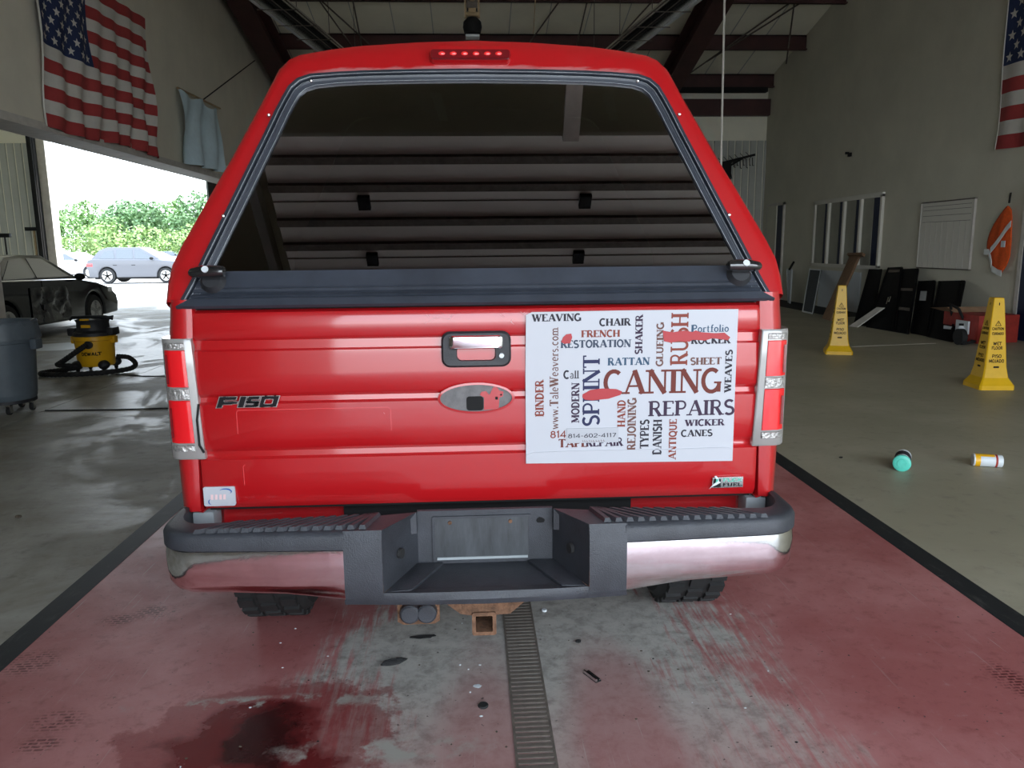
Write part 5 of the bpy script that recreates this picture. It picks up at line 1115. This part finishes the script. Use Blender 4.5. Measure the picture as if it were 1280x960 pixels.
# ================================================================ cars
def car(name,lab,kind,paint,loc=(0,0,0),rz=0,detail=True,group=None):
    """x forward (front at +x), y to the left; origin under the centre"""
    t=thing(name,lab,'car',loc,rz,group)
    if kind=='sedan':
        L,hw,R,xr,xf=4.85,.91,.325,-1.42,1.42
        lower=[(-2.38,.55),(-2.42,.70),(-2.36,.98),(-2.2,1.03),(-1.5,1.05),(.9,.99),(1.6,.90),(2.1,.78),(2.36,.62),(2.42,.45),(2.36,.24)]
        gh=[(-1.75,1.02),(-.95,1.42),(-.5,1.46),(.15,1.44),(1.05,.97)]
        wins=[[(-1.32,1.05),(-.88,1.37),(-.5,1.40),(-.42,1.05)],[(-.34,1.05),(-.36,1.40),(.10,1.38),(.72,1.04)]]
    else:
        L,hw,R,xr,xf=4.6,.92,.36,-1.35,1.35
        lower=[(-2.22,.60),(-2.28,.75),(-2.22,1.10),(-2.0,1.14),(0,1.12),(1.0,1.10),(1.7,1.03),(2.15,.92),(2.30,.70),(2.32,.45),(2.26,.30)]
        gh=[(-2.12,1.10),(-1.75,1.55),(-1.4,1.68),(.1,1.68),(1.15,1.08)]
        wins=[[(-1.72,1.17),(-1.50,1.50),(-1.1,1.55),(-1.0,1.17)],[(-.93,1.16),(-.95,1.57),(-.22,1.58),(-.15,1.15)],[(-.07,1.15),(-.10,1.58),(.12,1.57),(.85,1.13)]]
    ra=R+.06; zs_=.22 if kind=='sedan' else .28
    bottom=[(xf+ra,zs_)]+[(xf+ra*math.cos(PI*i/12),max(zs_,R+ra*math.sin(PI*i/12))) for i in range(1,12)]+[(xf-ra,zs_),(xr+ra,zs_)]+[(xr+ra*math.cos(PI*i/12),max(zs_,R+ra*math.sin(PI*i/12))) for i in range(1,12)]+[(xr-ra,zs_),(lower[0][0]+.02,.3)]
    pts=lower+bottom
    MB().prism(pts,lambda u,v,w_:(u,w_,v),-hw,hw).build('body',paint,t,bevel=.05,seg=3)
    MB().box(-2.0,2.0,-hw+.16,hw-.16,.2,.8).build('underbody','dark',t)
    m=MB(); n=len(gh)
    vs_=[]
    def ty(z): return (hw-.06)-(z-1.0)*.42
    ringL=[(x,ty(z),z) for x,z in gh]; ringR=[(x,-ty(z),z) for x,z in gh]
    m.add(ringL+ringR,[tuple(range(n)),tuple(reversed(range(n,2*n)))]+[(k,k+1,n+k+1,n+k) for k in range(n-1)]+[(n-1,0,n,2*n-1)])
    m.build('cabin',paint,t,bevel=.03)
    for s in (-1,1):
        for wv in wins:
            MB().add([(x,s*(ty(z)+.008),z) for x,z in wv]+[(x,s*(ty(z)-.02),z) for x,z in wv],[(0,1,2,3),(7,6,5,4)]).build('side_window','glassdark',t)
        MB().ellipsoid((.78,s*(hw+.09),1.03 if kind=='sedan' else 1.16),(.09,.10,.07)).build('mirror','dark' if detail else paint,t,smooth=True)
        for dx in ((-.38,.3) if kind=='sedan' else (-.95,-.1)): MB().box(dx-.1,dx+.08,s*hw-.005,s*hw+.025,.84,.87).build('door_handle','dark',t)
        for xw in (xr,xf):
            W_=MB().lathe([(R*.6,-.11),(R*.95,-.11),(R,-.08),(R,.08),(R*.95,.11),(R*.6,.11)],(xw,s*(hw-.11),R),24,'y').build('tyre','tyre',t,smooth=True)
            m=MB(); yy=s*(hw+.012); m.lathe([(R*.56,0),(R*.66,0),(R*.66,-s*.05)],(xw,yy,R),20,'y'); m.lathe([(.01,0),(.06,0),(.06,-s*.05)],(xw,yy,R),10,'y')
            for k in range(5):
                a=2*PI*k/5+.3; m.bar((xw+.04*math.cos(a),yy-s*.01,R+.04*math.sin(a)),(xw+R*.62*math.cos(a),yy-s*.01,R+R*.62*math.sin(a)),.07,.02,(0,1,0))
            m.build('rim','steelbright',t); 
        MB().box(*((lower[1][0]-.005),(lower[1][0]+.30)),min(s*(hw-.35),s*(hw+.004)),max(s*(hw-.35),s*(hw+.004)),.80,.95).build('tail_lamp','lampred',t,bevel=.02)
        MB().box(1.98,2.28 if kind!='sedan' else 2.2,min(s*(hw-.4),s*(hw+.002)),max(s*(hw-.4),s*(hw+.002)),.66,.78).build('head_lamp','clearlens',t,bevel=.02)
    # windscreens
    def sheet(i0,i1,nm):
        (x0,z0),(x1,z1)=gh[i0],gh[i1]; f0,f1=.12,.9
        a=(x0+(x1-x0)*f0,z0+(z1-z0)*f0);b_=(x0+(x1-x0)*f1,z0+(z1-z0)*f1); nx,nz=-(b_[1]-a[1]),(b_[0]-a[0]); q=math.hypot(nx,nz); nx,nz=nx/q*.012,nz/q*.012
        if nz<0: nx,nz=-nx,-nz
        m=MB(); m.add([(a[0]+nx,-(ty(a[1])-.05),a[1]+nz),(a[0]+nx,ty(a[1])-.05,a[1]+nz),(b_[0]+nx,ty(b_[1])-.05,b_[1]+nz),(b_[0]+nx,-(ty(b_[1])-.05),b_[1]+nz)],[(0,1,2,3)]); m.build(nm,'glassdark',t)
    sheet(0,1,'rear_window'); sheet(len(gh)-1,len(gh)-2,'windscreen')
    return t
M['glassdark']=mat('dark_car_glass',(.02,.028,.03,1),.04,coat=1,spec=.9)
S=car('damaged_sedan','black sedan with crumpled right doors parked in the left bay','sedan','blackcar',(-8.52,14.55,0),math.radians(88.5))
# crumpled door skin on the right flank (y negative side)
random.seed(8); m=MB(); NU,NV=26,16
def cp(i,j):
    u=i/NU; v=j/NV; x=-.75+1.25*u; z=.27+.62*v
    e=min(1,min(u,1-u)*6)*min(1,min(v,1-v)*6)
    d=.05*e*(noise.noise(Vector((x*4.5,z*6,1)))+.6*noise.noise(Vector((x*11,z*13,4))))+.006
    return (x,-.912-d-.012,z)
for j in range(NV):
    for i in range(NU): m.quad(cp(i,j),cp(i+1,j),cp(i+1,j+1),cp(i,j+1))
m.build('crumpled_door','crumple',S,smooth=True)
MB().add([(-.45,-.935,.27),(-.15,-.945,.25),(.15,-.94,.34),(-.25,-.96,.52),(-.42,-.95,.60)],[(0,1,2,3,4)]).build('torn_door_skin','steelbright' if False else 'crumple',S,solid=.01)
MB().box(-.36,-.34,-.915,-.911,.3,1.0).build('door_seam','dark',S)
tag(MB().add([(0,0,.005),(1.1,.1,.005),(1.5,.9,.005),(.9,1.4,.005),(.1,.8,.005)],[(0,1,2,3,4)]).build('floor_tarp','whitepaint'),'pale plastic sheet on the floor beside the black sedan','sheet',(-7.4,12.0,0))
# parked cars outside
car('parked_suv','grey compact suv parked side on outside the doorway','suv','silverpaint',(-15.75,38.4,0),0)
sd=car('parked_sedan','white sedan parked behind the grey suv to its left','sedan','whitecar',(-23.2,46.5,0),0,group='cars in the parking lot')
sw=car('parked_suv','white suv parked left in the second row of the lot','suv','whitecar',(-28.0,53,0),0,group='cars in the parking lot')
sdk=car('parked_sedan','dark sedan parked right of the grey suv in the second row','sedan','darkcar',(-13.4,50,0),.3,group='cars in the parking lot')
dup(sw,(-22.6,54,0),0,'white suv parked right behind the silver sedan')
dup(sd,(-16.5,56,0),PI,'white sedan facing left behind the grey suv roof')
places=[]
random.seed(12); n=0
protos=[sw,sd,sdk]
for row,(y,xs) in enumerate(((66,(-38,-33,-28,-23,-18,-13)),(80,(-46,-41,-36,-31,-26,-21,-16)),(96,(-54,-48,-42,-36,-30,-24,-18)))):
    for i,x in enumerate(xs):
        o=dup(protos[(i+row)%3],(x+random.uniform(-.6,.6),y,0),random.choice((0,PI,.2)),'%s car, %s from the left in the %s row of the parking lot'%(('white boxy','white low','dark low')[(i+row)%3],('first','second','third','fourth','fifth','sixth','seventh')[i],('third','fourth','farthest')[row]))
# ================================================================ ground and trees
struct(MB().box(-140,90,YB+.1,104,-.14,-.02).box(-60,60,-45,YF-.2,-.14,-.02).build('ground','concrete_out'))
struct(MB().box(-140,90,104,240,-.14,.0).box(-90,-60,-45,YB,-.14,0).build('ground_grass','grass'))
def leaf_mesh(name,n,R,seed,m_):
    random.seed(seed); m=MB(); blobs=[]
    for k in range(9): 
        a=random.uniform(0,2*PI); h=random.uniform(-.5,.6); r=random.uniform(.2,.65)*R
        blobs.append((Vector((r*math.cos(a),r*math.sin(a),h*R)),random.uniform(.38,.55)*R))
    blobs.append((Vector((0,0,R*.3)),R*.6))
    for i in range(n):
        c,rr=random.choice(blobs); d=Vector((random.gauss(0,1),random.gauss(0,1),random.gauss(0,1))).normalized()
        p=c+d*rr*random.uniform(.82,1.08); a=Vector((random.gauss(0,1),random.gauss(0,1),random.gauss(0,1))).normalized()
        s1=(d.cross(a).normalized())*R*.062; s2=((d*.5+a*.5).cross(s1).normalized())*R*.05
        m.quad(p-s1,p-s2,p+s1,p+s2)
    return m
def tree(lab,leafm,R,seed,n,loc,group,trunk=True,name='tree',cat='tree'):
    t=thing(name,lab,cat,loc,0,group)
    m=leaf_mesh('crown',n,R,seed,leafm); o=m.build('crown',leafm,t); o.location=(0,0,R*1.25 if trunk else R*.55)
    if trunk: MB().tube([(0,0,0),(.1,0,R*.6),(0,.1,R*1.3)],R*.07,6).build('trunk','bark',t)
    return t
tA=tree('mid green broadleaf tree in the wood behind the parking lot, among the paler crowns','leafA',4.2,1,1500,(-30,118,0),'trees behind the parking lot')
tB=tree('dark green broadleaf tree in the wood behind the parking lot, among the darker crowns','leafB',4.6,2,1500,(-40,122,0),'trees behind the parking lot')
tC=tree('pale yellow green bush at the edge of the parking lot','leafC',2.4,3,1100,(-34,106,0),'bushes edging the parking lot',False,'bush','bush')
random.seed(21)
x=-92
while x<-8:
    for row in range(2):
        s=random.uniform(.75,1.15); y=118+row*12+random.uniform(-3,3)
        if random.random()<.93: dup(random.choice((tA,tB)),(x+random.uniform(-2,2),y,0),random.uniform(0,6),None,(s,s,s*random.uniform(.7,.98)))
    x+=4.6
x=-90
while x<-10:
    s=random.uniform(.8,1.5); dup(tC,(x,105+random.uniform(0,4),0),random.uniform(0,6),None,(s*1.3,s,s)); x+=3.0
